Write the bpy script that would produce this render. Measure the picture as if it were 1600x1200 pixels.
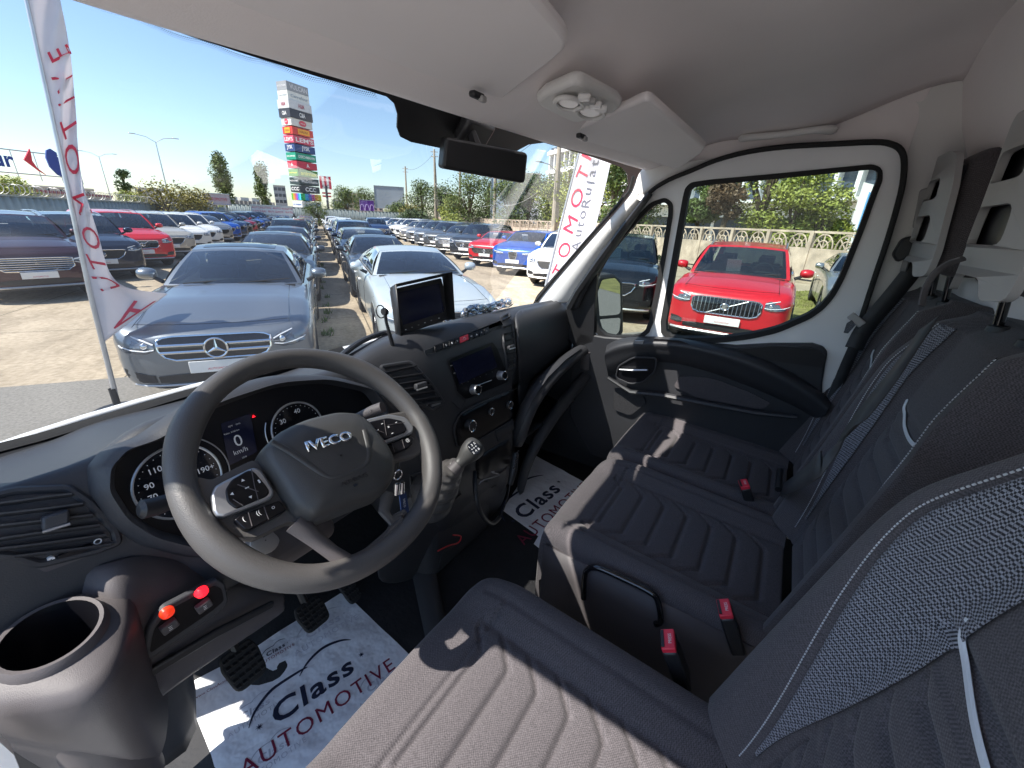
import bpy, bmesh, math, random
from mathutils import Vector as V, Matrix, noise
random.seed(7)
for o in list(bpy.data.objects): bpy.data.objects.remove(o)
SC=bpy.context.scene; COL=SC.collection; R=math.radians; PI=math.pi
# ---------------- camera (photo calibration: f=640 px of 1600, vertical vanishing point 724,2215) ----------------
CAM=V((-.79,0,1.95)); F=640.
dn=V((724-800,2215-600,F)).normalized()
_y=(-dn.x*(1245-800)-dn.z*F)/dn.y+600
rt=V((1245-800,_y-600,F)).normalized(); fw=(-dn).cross(rt)
def c2w(c): return V((rt.dot(c),fw.dot(c),-dn.dot(c)))
cd=bpy.data.cameras.new('camera'); cam=bpy.data.objects.new('camera',cd); COL.objects.link(cam)
cd.sensor_width=36; cd.lens=36*F/1600; cd.clip_start=.02; cd.clip_end=6000
cx,cy,cz=c2w(V((1,0,0))),c2w(V((0,-1,0))),c2w(V((0,0,-1)))
cam.matrix_world=Matrix(((cx.x,cy.x,cz.x,CAM.x),(cx.y,cy.y,cz.y,CAM.y),(cx.z,cy.z,cz.z,CAM.z),(0,0,0,1)))
SC.camera=cam
# ---------------- light ----------------
SUND=V((-.66,.39,1.0)).normalized()       # towards the sun
el=math.asin(SUND.z); az=math.atan2(SUND.x,SUND.y)
W=bpy.data.worlds.new("World"); SC.world=W; W.use_nodes=True
wn=W.node_tree.nodes; wl=W.node_tree.links; wn.clear()
sky=wn.new('ShaderNodeTexSky'); sky.sky_type='NISHITA'; sky.sun_disc=False; sky.sun_elevation=el; sky.sun_rotation=az
sky.air_density=1.0; sky.dust_density=.4; sky.ozone_density=2.8; sky.altitude=100
bg=wn.new('ShaderNodeBackground'); bg.inputs[1].default_value=.125
wo=wn.new('ShaderNodeOutputWorld'); wl.new(sky.outputs[0],bg.inputs[0]); wl.new(bg.outputs[0],wo.inputs[0])
sd=bpy.data.lights.new('sun','SUN'); sd.energy=5.0; sd.angle=R(.5); sd.color=(1,.95,.87)
so=bpy.data.objects.new('sun',sd); COL.objects.link(so); so.rotation_euler=(-SUND).to_track_quat('-Z','Y').to_euler()
SC.view_settings.view_transform='Standard'; SC.view_settings.look='None'; SC.view_settings.exposure=1.28; SC.view_settings.gamma=1
SC.render.engine='CYCLES'
SC.cycles.max_bounces=10; SC.cycles.diffuse_bounces=5; SC.cycles.glossy_bounces=4; SC.cycles.transparent_max_bounces=16; SC.cycles.transmission_bounces=6
SC.cycles.use_denoising=True
# ---------------- helpers ----------------
def ray(x,y): return c2w(V((x-800,y-600,F)))
def at(x,y,ax,v):
    """photo pixel -> the point where its sight line meets the plane ax=v (metres)"""
    r=ray(x,y); i='xyz'.index(ax); return CAM+r*((v-CAM[i])/r[i])
E_=V((.5452,.8383,0)); L_=V((.8383,-.5452,0))     # along the parked rows / to their right
def sp(s,t,z=0): return V((CAM.x,CAM.y,0))+E_*s+L_*t+V((0,0,z))
def pol(azd,dist,z=0): a=R(azd); return V((CAM.x+math.sin(a)*dist,CAM.y+math.cos(a)*dist,z))
def sm(x): x=max(0,min(1,x)); return x*x*(3-2*x)
def gz(p):
    d=p-CAM; return .07*sm((d.dot(L_)-3)/2.5)
class MB:
    def __init__(s): s.v=[]; s.f=[]
    def add(s,vs,fs):
        n=len(s.v); s.v+=[V(a) for a in vs]; s.f+=[tuple(i+n for i in f) for f in fs]; return s
    def box(s,c,d,M=None):
        c=V(c); x,y,z=d[0]/2,d[1]/2,d[2]/2
        vs=[V((i*x,j*y,k*z)) for i in(-1,1) for j in(-1,1) for k in(-1,1)]
        vs=[c+((M@a) if M else a) for a in vs]
        return s.add(vs,[(0,1,3,2),(4,6,7,5),(0,4,5,1),(2,3,7,6),(0,2,6,4),(1,5,7,3)])
    def grid(s,rows,cu=False,cv=False):
        m=len(rows); n=len(rows[0]); vs=[p for r in rows for p in r]; fs=[]
        for i in range(m if cv else m-1):
            for j in range(n if cu else n-1):
                fs.append((i*n+j,i*n+(j+1)%n,((i+1)%m)*n+(j+1)%n,((i+1)%m)*n+j))
        return s.add(vs,fs)
    def tube(s,path,r,n=10,cap=True,flat=1,up=None,closed=False):
        P=[V(p) for p in path]; rows=[]; k=len(P)
        rr=r if isinstance(r,(list,tuple)) else [r]*k
        t0=(P[1]-P[0]).normalized(); a=up and V(up) or (V((0,0,1)) if abs(t0.z)<.9 else V((1,0,0)))
        for i in range(k):
            if closed: t=(P[(i+1)%k]-P[i-1]).normalized()
            else: t=(P[min(i+1,k-1)]-P[max(i-1,0)]).normalized()
            b=t.cross(a).normalized(); a=b.cross(t).normalized()
            rows.append([P[i]+(b*math.cos(q)+a*math.sin(q)*flat)*rr[i] for q in [2*PI*j/n for j in range(n)]])
        s.grid(rows,cu=True,cv=closed)
        if cap and not closed:
            o=len(s.v)-k*n; s.f.append(tuple(o+j for j in range(n))[::-1]); s.f.append(tuple(o+(k-1)*n+j for j in range(n)))
        return s
    def prism(s,pts,d):
        P=[V(p) for p in pts]; d=V(d); n=len(P)
        return s.add(P+[p+d for p in P],[tuple(range(n))[::-1],tuple(range(n,2*n))]+[(i,(i+1)%n,n+(i+1)%n,n+i) for i in range(n)])
    def lathe(s,prof,M,n=20,a0=0,a1=2*PI):
        cl=abs(a1-a0-2*PI)<1e-6; k=n if cl else n+1
        rows=[[M@V((r*math.cos(a0+(a1-a0)*j/n),r*math.sin(a0+(a1-a0)*j/n),z)) for j in range(k)] for r,z in prof]
        return s.grid(rows,cu=cl)
    def ball(s,c,r,n=12,sc=(1,1,1)):
        M=Matrix.Translation(V(c))@Matrix.Diagonal((sc[0],sc[1],sc[2],1))
        return s.lathe([(max(r*math.sin(PI*i/8),1e-4),-r*math.cos(PI*i/8)) for i in range(9)],M,n)
    def build(s,name,m=None,parent=None,ang=40,bev=0,sub=0,sol=0,soff=0,bs=2):
        me=bpy.data.meshes.new(name); me.from_pydata([tuple(a) for a in s.v],[],s.f); me.validate()
        o=bpy.data.objects.new(name,me); COL.objects.link(o)
        bm=bmesh.new(); bm.from_mesh(me); bmesh.ops.remove_doubles(bm,verts=bm.verts,dist=1e-6)
        bmesh.ops.recalc_face_normals(bm,faces=bm.faces) if not sol else None
        bm.to_mesh(me); bm.free()
        for p in me.polygons: p.use_smooth=True
        if not sub: me.set_sharp_from_angle(angle=R(ang))
        if m:
            me.materials.append(m)
        if sol: q=o.modifiers.new('s','SOLIDIFY'); q.thickness=sol; q.offset=soff
        if bev: q=o.modifiers.new('b','BEVEL'); q.width=bev; q.segments=bs; q.limit_method='ANGLE'; q.angle_limit=R(35)
        if sub: q=o.modifiers.new('u','SUBSURF'); q.levels=sub; q.render_levels=sub
        if parent: o.parent=parent
        return o
def empty(name,loc=(0,0,0),rz=0,parent=None):
    o=bpy.data.objects.new(name,None); COL.objects.link(o); o.location=loc; o.rotation_euler=(0,0,rz); o.empty_display_size=.2
    if parent: o.parent=parent
    return o
def tag(o,label,cat,group=None,kind=None):
    if label: o['label']=label
    if cat: o['category']=cat
    if group: o['group']=group
    if kind: o['kind']=kind
    return o
def frame(o,x,y):
    x=V(x).normalized(); z=x.cross(V(y)).normalized(); y=z.cross(x); o=V(o)
    return Matrix(((x.x,y.x,z.x,o.x),(x.y,y.y,z.y,o.y),(x.z,y.z,z.z,o.z),(0,0,0,1)))
# ---- materials ----
MATS={}
def pm(name,col,rough=.5,metal=0,bump=None,var=None,coat=0,emit=0,spec=None,alpha=None,vcol=None,sheen=0,co='Object'):
    if name in MATS: return MATS[name]
    m=bpy.data.materials.new(name); m.use_nodes=True; nt=m.node_tree; N=nt.nodes; Lk=nt.links; b=N['Principled BSDF']
    c=(*col,1); b.inputs['Base Color'].default_value=c; b.inputs['Roughness'].default_value=rough; b.inputs['Metallic'].default_value=metal
    if coat: b.inputs['Coat Weight'].default_value=coat; b.inputs['Coat Roughness'].default_value=.04
    if spec is not None: b.inputs['Specular IOR Level'].default_value=spec
    if sheen: b.inputs['Sheen Weight'].default_value=sheen
    if emit: b.inputs['Emission Color'].default_value=c; b.inputs['Emission Strength'].default_value=emit
    tc=N.new('ShaderNodeTexCoord')
    if var:
        n=N.new('ShaderNodeTexNoise'); n.inputs['Scale'].default_value=var[0]; n.inputs['Detail'].default_value=6
        r=N.new('ShaderNodeMapRange'); r.inputs[1].default_value=.3; r.inputs[2].default_value=.7
        mx=N.new('ShaderNodeMix'); mx.data_type='RGBA'
        k=var[1]; mx.inputs[6].default_value=tuple(a*(1-k) for a in col)+(1,)
        mx.inputs[7].default_value=(tuple(vcol) if vcol else tuple(min(1,a*(1+k)) for a in col))+(1,)
        Lk.new(tc.outputs[co],n.inputs['Vector']); Lk.new(n.outputs['Fac'],r.inputs[0]); Lk.new(r.outputs[0],mx.inputs[0]); Lk.new(mx.outputs[2],b.inputs['Base Color'])
    if bump:
        n=N.new('ShaderNodeTexNoise'); n.inputs['Scale'].default_value=bump[0]; n.inputs['Detail'].default_value=3
        bp=N.new('ShaderNodeBump'); bp.inputs['Strength'].default_value=bump[1]; bp.inputs['Distance'].default_value=bump[2] if len(bump)>2 else .001
        Lk.new(tc.outputs[co],n.inputs['Vector']); Lk.new(n.outputs['Fac'],bp.inputs['Height']); Lk.new(bp.outputs[0],b.inputs['Normal'])
    MATS[name]=m; return m
def glassm(name,tint,refl=1.0,rough=0.0):
    """thin pane: tinted see-through mixed with fresnel reflection"""
    m=bpy.data.materials.new(name); m.use_nodes=True; nt=m.node_tree; N=nt.nodes; Lk=nt.links; N.clear()
    o=N.new('ShaderNodeOutputMaterial'); mx=N.new('ShaderNodeMixShader'); t=N.new('ShaderNodeBsdfTransparent'); g=N.new('ShaderNodeBsdfGlossy')
    f=N.new('ShaderNodeFresnel'); f.inputs[0].default_value=1.5; mu=N.new('ShaderNodeMath'); mu.operation='MULTIPLY'; mu.inputs[1].default_value=refl
    t.inputs[0].default_value=(*tint,1); g.inputs['Roughness'].default_value=rough; g.inputs['Color'].default_value=(1,1,1,1)
    Lk.new(f.outputs[0],mu.inputs[0]); Lk.new(mu.outputs[0],mx.inputs[0]); Lk.new(t.outputs[0],mx.inputs[1]); Lk.new(g.outputs[0],mx.inputs[2]); Lk.new(mx.outputs[0],o.inputs[0])
    return m
def txt(s,M,h,m,parent=None,name='lettering',ext=.0,bold=0,shear=0,w=None,al='CENTER',sp_=1.0,fn=None):
    cu=bpy.data.curves.new(name,'FONT'); cu.body=s; cu.size=1; cu.align_x=al; cu.align_y='CENTER'; cu.extrude=0; cu.offset=bold; cu.shear=shear; cu.space_character=sp_; cu.resolution_u=3
    t=bpy.data.objects.new(name,cu); COL.objects.link(t)
    me=bpy.data.meshes.new_from_object(t.evaluated_get(bpy.context.evaluated_depsgraph_get()))
    bpy.data.objects.remove(t)
    xs=[v.co.x for v in me.vertices] or [0]; ys=[v.co.y for v in me.vertices] or [0]
    x0,x1,y0,y1=min(xs),max(xs),min(ys),max(ys)
    k=h/.72; kx=k if w is None else w/max(1e-6,x1-x0)
    for v in me.vertices:
        x=(v.co.x-(x0+x1)/2 if al=='CENTER' else v.co.x-x0)*kx; y=(v.co.y-(y0+y1)/2)*k
        v.co=fn(x,y) if fn else M@V((x,y,0))
    o=bpy.data.objects.new(name,me); COL.objects.link(o); me.materials.clear(); me.materials.append(m)
    if ext: q=o.modifiers.new('s','SOLIDIFY'); q.thickness=ext; q.offset=0
    if parent: o.parent=parent
    return o
WHITE=pm('white_paint',(.78,.78,.77),.35,var=(3,.04)); BLACK=pm('black_plastic',(.018,.018,.02),.45,bump=(300,.2,.0004)); RUB=pm('rubber',(.015,.015,.016),.75,bump=(90,.2,.001))
CHR=pm('chrome',(.78,.79,.8),.12,1,var=(30,.03)); ALU=pm('alloy',(.5,.51,.53),.28,1,var=(20,.08)); DGL=pm('dark_gloss',(.008,.008,.01),.08,coat=.6,var=(5,.2))
RED=pm('red_print',(.62,.03,.07),.6,var=(20,.05)); INK=pm('ink',(.02,.025,.05),.6,var=(20,.1)); GREYM=pm('grey_print',(.12,.12,.14),.6,var=(20,.1))
# ---------------- parked cars ----------------
CGL=glassm('car_glass',(.42,.54,.54),2.6); CGLD=glassm('car_glass_dark',(.12,.15,.16),2.4)
LENS=pm('lamp_glass',(.16,.17,.19),.06,.5,coat=.8,var=(40,.4)); LED=pm('lamp_strip',(.85,.87,.9),.25,var=(50,.05)); CAB=pm('cabin_trim',(.035,.037,.04),.7,var=(8,.3))
PLATE=pm('plate_white',(.82,.82,.8),.4,var=(15,.03)); PAPER=pm('price_sheet',(.8,.82,.82),.7,var=(6,.05)); SKID=pm('skid_silver',(.6,.6,.6),.35,.6,var=(20,.05))
def paint(name,col,metal=.5,rough=.32):
    return pm('paint_'+name,col,rough,metal,var=(900,.14),coat=.85)
def interp(pts,x):
    if x<=pts[0][0]: return pts[0][1]
    for (a,b),(c,d) in zip(pts,pts[1:]):
        if x<=c:
            u=(x-a)/(c-a); u=u*u*(3-2*u)*.5+u*.5; return b+(d-b)*u
    return pts[-1][1]
def car(c,name='parked_car'):
    L,W,H=c['L'],c['W'],c['H']; hw=W/2; n1=c.get('n1',.62); ne=c.get('ne',4.2)
    belt=c['belt']; yc,yr,yq,yb=c['yc'],c['yr'],c['yq'],c['yb']; zr,zq=c['zr'],c['zq']; xr=c['xr']; rw=c['rw']; wb0,wb1=c['w0'],c['w1']; suv=c['suv']
    zt=lambda y: interp(belt,y)
    root=empty(name); P=MB()
    per=[]
    for i in range(11):
        a=PI/2*i/10; per.append((hw*math.sin(a)**(2/ne),n1*(1-math.cos(a)**(2/ne))))
    m=int((L-n1-.6)/.06)
    for i in range(1,m): per.append((hw,n1+(L-n1-.6)*i/m))
    for i in range(9):
        a=PI/2*(1-i/8); per.append((hw*math.sin(a)**(2/3.5),L-.6*(1-math.cos(a)**(2/3.5))))
    sill=c.get('sill',.2)
    lev=[(0,sill,.07),(0,sill+.06,.03),(0,.36,.008),(0,.50,.0),(1,-.24,.004),(1,-.16,.0),(1,-.10,.012),(1,-.05,.035),(1,-.02,.065),(1,0,.11)]
    def lz(k,y):
        ab,z,i=lev[k]; z=z if ab==0 else zt(y)+z
        if ab==1: z=max(z,.50+.02*(k-3))
        return z
    def yaw_in(x,y,i):
        yy=y
        if y<n1: yy=y+i*(1-y/n1)**1.5
        if y>L-.6: yy=y-i*((y-(L-.6))/.6)
        return V((x*(1-i/hw),yy,0))
    def arch(y):
        z=0
        for w in (wb0,wb1):
            d=abs(y-w)
            if d<rw+.05: z=max(z,rw+math.sqrt(max(0,(rw+.05)**2-d*d)))
        return z
    for sx in (1,-1):
        rows=[]
        for k in range(len(lev)):
            row=[]
            for x,y in per:
                z=lz(k,y); az_=arch(y)+.004*k
                if y<1.2 and k<3: z+=0
                z=max(z,az_ if x>hw*.93 else 0)
                p=yaw_in(x,y,lev[k][2]); row.append(V((sx*p.x,p.y,z)))
            rows.append(row)
        P.grid(rows)
    # bonnet / deck
    rows=[];cab=MB(); crow=[]
    for x,y in per:
        p=yaw_in(x,y,.11); r=[]
        for j in range(13):
            u=-1+2*j/12; zz=zt(y)+ (.055*(1-u**2)**.8*min(1,(y+.05)*1.6) if y<yc+.3 else .02*(1-u*u))
            if y<yc+.2: zz+=.012*math.exp(-((abs(u)-.62)/.09)**2)*min(1,y*2)
            r.append(V((u*p.x,p.y,zz)))
        rows.append(r)
    A=[r for r in rows if r[0].y<=yc+.34]; B=[r for r in rows if yc+.3<=r[0].y<=yb+.05]; C=[r for r in rows if r[0].y>=yb-.02]
    P.grid(A); 
    if len(C)>1: P.grid(C)
    cab.grid([[p-V((0,0,.05)) for p in r] for r in B])
    # greenhouse
    xb=hw-.125; WG=MB(); SG=MB(); RG=MB()
    bo=c.get('bow',.22)
    wbt=lambda x: V((x,yc+bo*(x/xb)**2,zt(yc)+.03-.01*(x/xb)**2)); wtp=lambda x: V((x,yr+.05*(x/xr)**2,zr+.035*(1-(x/xr)**2)))
    def patch(Sf,nu,nv,isg,pane):
        for i in range(len(nu)-1):
            for j in range(len(nv)-1):
                q=[Sf(nu[i],nv[j]),Sf(nu[i+1],nv[j]),Sf(nu[i+1],nv[j+1]),Sf(nu[i],nv[j+1])]
                g=isg((nu[i]+nu[i+1])/2,(nv[j]+nv[j+1])/2); (pane if g else P).add(q,[(0,1,2,3)])
    lin=lambda a,b,n:[a+(b-a)*i/n for i in range(n+1)]
    def SW(u,v):
        x=-1+2*u; a=wbt(x*xb); b=wtp(x*xr); p=a.lerp(b,v); k=v*(1-v)*.09; return p+V((0,-k*.6,k))
    patch(SW,[0,.035]+lin(.035,.965,12)[1:]+[1],[0,.03]+lin(.03,.93,8)[1:]+[1],lambda u,v:.035<u<.965 and .03<v<.93,WG)
    def SR(u,v):
        x=-1+2*u; a=V((x*xb,yb-.12*x*x,zt(yb)+.0)); b=V((x*xr,yq-.04*x*x,zq+.035*(1-x*x))); p=a.lerp(b,v); k=v*(1-v)*.08; return p+V((0,k*.6,k))
    patch(SR,[0,.08]+lin(.08,.92,8)[1:]+[1],[0,.08]+lin(.08,.9,6)[1:]+[1],lambda u,v:.08<u<.92 and .08<v<.9,RG)
    hr=lambda y: interp([(yr,zr),(yr+(yq-yr)*.35,H-.035),(yr+(yq-yr)*.6,H-.04),(yq,zq)],y)
    for sx in (1,-1):
        def SS(u,v):
            a0=V((xb,yc+bo,zt(yc)+.02)); a1=V((xb,yb-.12,zt(yb)));
            y=a0.y+(a1.y-a0.y)*u; a=V((xb,y,zt(y)+.0+.02*(1-u)))
            y2=(yr+.05)+(yq-.04-yr-.05)*u; b=V((xr,y2,hr(y2)))
            p=a.lerp(b,v); k=v*(1-v)*.16; p=p+V((k,0,k*.2)); p.x*=sx; return p
        us=[0,.05]+lin(.05,.44,6)[1:]+[.48]+lin(.48,.80 if not suv else .70,6)[1:]+([.84] if not suv else [.73]+lin(.73,.93,4)[1:])+[1]
        patch(SS,us,[0,.05]+lin(.05,.9,6)[1:]+[1],lambda u,v:.05<v<.9 and (.05<u<.44 or .48<u<(.80 if not suv else .70) or (suv and .73<u<.93)),SG)
    # roof
    rows=[]
    for i in range(17):
        u=i/16; y0=yr+(yq-yr)*u; r=[]
        for j in range(11):
            x=-1+.2*j; y=y0+(.05*x*x*(1-u)-.04*x*x*u); r.append(V((x*xr,y,hr(y)+.035*(1-x*x))))
        rows.append(r)
    P.grid(rows)
    body=P.build('body',None,root,ang=50)
    WG.build('windscreen',CGL,root); SG.build('side_window',CGLD,root); RG.build('rear_window',CGLD,root)
    gp=MB()
    for sx in (1,-1):
        pts=[]
        for i in range(14):
            y=.14+(yc-.02)*i/13; u=.84-.05*(i/13); p=yaw_in(hw,max(y,n1*.9),.11); pts.append(V((sx*u*p.x,y,zt(y)+.055*(1-u*u)**.8*min(1,(y+.05)*1.6)+.0035)))
        gp.tube(pts,.0035,4)
        for yd in (yc+.62,yc+1.62): gp.tube([V((sx*(hw+.0005),yd,.34)),V((sx*(hw+.0005),yd+.02,.6)),V((sx*(hw-.004),yd+.03,zt(yd)-.14))],.003,4)
    pts=[]
    for i in range(15):
        u=-.84+1.68*i/14; p=yaw_in(hw,n1*.9,.11); y=.13+.10*abs(u)**3; pts.append(V((u*p.x,y,zt(y)+.055*(1-u*u)**.8*min(1,(y+.05)*1.6)+.004)))
    gp.tube(pts,.003,4); gp.build('panel_gap',DGL,root)
    if c.get('roof_glass'):
        q=MB(); q.grid([[V((x*xr*.8,yr+.16+.7*j/6,hr(yr+.16+.7*j/6)+.035*(1-(x*.8)**2)+.004)) for x in lin(-1,1,8)] for j in range(7)]); q.build('roof_glass',DGL,root)
    for sx in (-1,1):
        for yd in (yc+1.35,yc+2.3):
            q=MB(); q.box((sx*(hw+.012),yd,zt(yd)-.20),(.02,.17,.028)); q.build('door_handle',None,root,bev=.006)
    # cabin
    for sx in (-.36,.36):
        for yy in (yc+1.25,yc+2.1):
            cab.box((sx,yy,zt(yc)-.05),(.5,.18,.45)); cab.box((sx,yy+.06,zt(yc)+.24),(.26,.1,.17))
    cab.box((0,yc+.48,zt(yc)-.02),(1.3,.45,.12)); cab.build('cabin',CAB,root,bev=.03)
    sw=MB(); M=frame((.36,yc+.78,zt(yc)+.07),(1,0,0),(0,-.4,.9)); sw.tube([M@V((.18*math.cos(a),.18*math.sin(a),0)) for a in [2*PI*i/20 for i in range(20)]],.016,6,closed=True); sw.tube([M@V((-.17,0,0)),M@V((.17,0,0))],.02,6); sw.build('steering_wheel',CAB,root)
    if c.get('sheet',1): s=MB(); s.box((-.12,yc+.42,zt(yc)+.17),(.24,.004,.27),Matrix.Rotation(R(28),3,'X')); s.build('price_sheet',PAPER,root)
    # front face helper
    def fy(x,z):
        ztn=zt(0); pts=[(sill,.07),(sill+.06,.03),(.36,.008),(.5,0),(ztn-.16,0),(ztn-.1,.012),(ztn-.05,.035),(ztn-.02,.065),(ztn,.11)]
        i=interp(pts,z); r=min(1,abs(x)/(hw*(1-i/hw))); return n1*(1-max(0,1-r**ne)**(1/ne))+i*.9
    def fp(x,z,off): return V((x,fy(x,z)-off,z))
    def fpatch(mb,cols,off=.012,rows=4):
        g=[[fp(x,z0+(z1-z0)*k/rows,off) for x,z0,z1 in cols] for k in range(rows+1)]
        n=len(cols); inn=lambda p: V((p.x,p.y+off+.03,p.z))
        mb.grid(g); 
        rim=[g[0][j] for j in range(n)]+[g[k][n-1] for k in range(1,rows+1)]+[g[rows][j] for j in range(n-2,-1,-1)]+[g[k][0] for k in range(rows-1,0,-1)]
        mb.grid([rim,[inn(p) for p in rim]],cu=True); return rim
    def sym(cols): return [(-x,a,b) for x,a,b in reversed(cols) if x>0]+cols
    gt=c['grille']; zt0=zt(0); G=MB(); cols=sym(c['gcols']); rim=fpatch(G,cols,.014); g=G.build('grille',DGL if gt!='mesh' else BLACK,root)
    fr=MB(); fr.tube(rim,.011 if gt!='shield' else .012,6,closed=True); fr.build('frame',CHR if gt!='black' else BLACK,g)
    bars=MB(); z0=min(b for _,b,_ in cols); z1=max(t for _,_,t in cols); x1=max(x for x,_,_ in cols); zm=(z0+z1)/2
    def lim(x):
        for (a,b,t),(a2,b2,t2) in zip(cols,cols[1:]):
            if a<=x<=a2: u=(x-a)/(a2-a+1e-9); return b+(b2-b)*u,t+(t2-t)*u
        return zm,zm
    def hb(z,r,m=14):
        xs=[x for x in [-x1+2*x1*i/60 for i in range(61)] if lim(x)[0]<=z<=lim(x)[1]]
        if len(xs)>3: bars.tube([fp(x,z,.022) for x in (xs[0],*xs[3:-3:4],xs[-1])],r,6,flat=1)
    if gt=='star':
        for z in (z0+(z1-z0)*.36,z0+(z1-z0)*.66): hb(z,.016)
    elif gt=='slats':
        for i in range(17):
            x=-x1+2*x1*(i+.5)/17; a,b=lim(x)
            if b-a>.03: bars.tube([fp(x,a,.02),fp(x,b,.02)],.0095,5)
        a,b=-x1*.5,x1*.62; bars.tube([fp(a,z0+.01,.034),fp(b,z1-.01,.034)],.009,6)
    elif gt=='diag':
        bars.tube([fp(-x1*.35,z0+.01,.03),fp(x1*.42,z1-.01,.03)],.009,6)
        for i in range(30):
            x=-x1+2*x1*(i+.5)/30; a,b=lim(x)
            if b-a>.03: bars.tube([fp(x,a,.018),fp(x,b,.018)],.0035,4)
    elif gt=='hbars':
        for i in range(6): hb(z0+(z1-z0)*(i+.6)/6.4,.009)
    else:
        for i in range(7): hb(z0+(z1-z0)*(i+.6)/7.2,.005)
    if bars.v: bars.build('bar',CHR if gt in('star','slats','diag','hbars') else BLACK,g)
    e=MB(); M=frame(fp(0,zm if gt!='shield' else z1-.05,.045),(1,0,0),(0,0,1)); er=c.get('er',.055)
    if gt=='star':
        er=.1; e.tube([M@V((er*math.cos(a),er*math.sin(a),0)) for a in [2*PI*i/28 for i in range(28)]],.010,6,closed=True)
        for k in range(3):
            a=PI/2+2*PI*k/3; e.tube([M@V((0,0,.005)),M@V((er*math.cos(a),er*math.sin(a),0))],[.02,.004],6)
        bk=MB(); bk.lathe([(.001,0),(er,0)],frame(fp(0,zm,.038),(1,0,0),(0,0,1)),24); bk.build('backing',DGL,g)
    elif gt=='hbars':
        for r_ in (1,.55):
            q=[(0,.11*r_),(.065*r_,0),(0,-.11*r_),(-.065*r_,0)]; e.tube([M@V((a,b,0)) for a,b in q],.011,6,closed=True)
    elif gt=='shield': e.lathe([(.001,.01),(.05,.008),(.052,0)],M,20)
    else:
        e.tube([M@V((er*1.15*math.cos(a),er*.9*math.sin(a),0)) for a in [2*PI*i/24 for i in range(24)]],.009,6,closed=True)
        if gt in('slats','diag'): e.lathe([(.001,.002),(er*.75,0)],M,20)
        else: e.tube([M@V((-er,er*.3,0)),M@V((0,-er*.35,0)),M@V((er,er*.3,0))],.008,6)
    e.build('emblem',CHR,g)
    # lamps
    for sx in (1,-1):
        hl=MB(); cl=[(sx*x,a,b) for x,a,b in c['lamp']]; fpatch(hl,cl if sx>0 else cl,.010); h=hl.build('headlight',LENS,root)
        l=MB(); pts=[fp(sx*x,a+(b-a)*.82,.018) for x,a,b in c['lamp']]; l.tube(pts,.008,5)
        pts=[fp(sx*x,a+(b-a)*.2,.018) for x,a,b in c['lamp'][:-2]]; l.tube(pts,.006,5)
        xm,a,b=c['lamp'][len(c['lamp'])//2]; l.build('light_strip',LED,h)
        pr=MB()
        for q in (1,len(c['lamp'])-3):
            xm,a,b=c['lamp'][q]; pr.ball(fp(sx*xm,(a+b)/2,-.004),min(.036,(b-a)*.26),10)
        pr.build('projector',CHR,h)
        fo=MB(); fpatch(fo,[(sx*x,a,b) for x,a,b in c.get('fog',[(.60,.3,.36),(.68,.28,.4),(.78,.29,.42)])],.010); fo.build('fog_lamp_recess',BLACK,root)
        ml=MB(); mp=V((sx*(hw+.10),yc+.52,zt(yc)+.13)); rows=[]
        for i in range(9):
            a=PI*i/8; rows.append([mp+V((sx*-.105*math.cos(a),(.06 if math.sin(b)>0 else .10)*math.sin(a)**.6*math.sin(b),.075*math.sin(a)**.5*math.cos(b))) for b in [2*PI*j/12 for j in range(12)]])
        ml.grid(rows,cu=True); mm=ml.build('mirror',None,root)
        st=MB(); st.tube([mp+V((-sx*.06,.0,-.05)),V((sx*(hw-.06),yc+.48,zt(yc)+.03))],[.025,.03],8); st.build('stalk',BLACK,mm)
    lo=MB(); fpatch(lo,sym(c.get('intake',[(.0,.27,.40),(.3,.27,.40),(.5,.29,.38)])),.012); lo.build('lower_intake',BLACK,root)
    sk=MB(); sk.tube([fp(x,c.get('zsk',.24),.012) for x in [-.8+1.6*i/14 for i in range(15)]],.028 if suv else .016,6,flat=.8); sk.build('bumper_trim',SKID,root)
    zp=c.get('zp',.46); pl=MB(); fpy=fy(.2,zp)-.03; pl.box((0,fpy-.005,zp),(.53,.012,.125)); p=pl.build('number_plate',PLATE,root,bev=.004)
    txt('AUTOMOTIVE',frame((0,fpy-.013,zp-.025),(1,0,0),(0,0,1)),.025,RED,p,ext=.0)
    wl=MB(); wl.box((0,yc+.05,zt(yc)+.03),(xb*1.8,.05,.02)); wl.build('scuttle',BLACK,root,bev=.008)
    wp=MB()
    for a,b in ((-.55,.1),(.05,.65)): wp.tube([V((a,yc+.06,zt(yc)+.06)),V((b,yc+.16,zt(yc)+.10))],.008,5)
    wp.build('wiper',BLACK,root)
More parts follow.
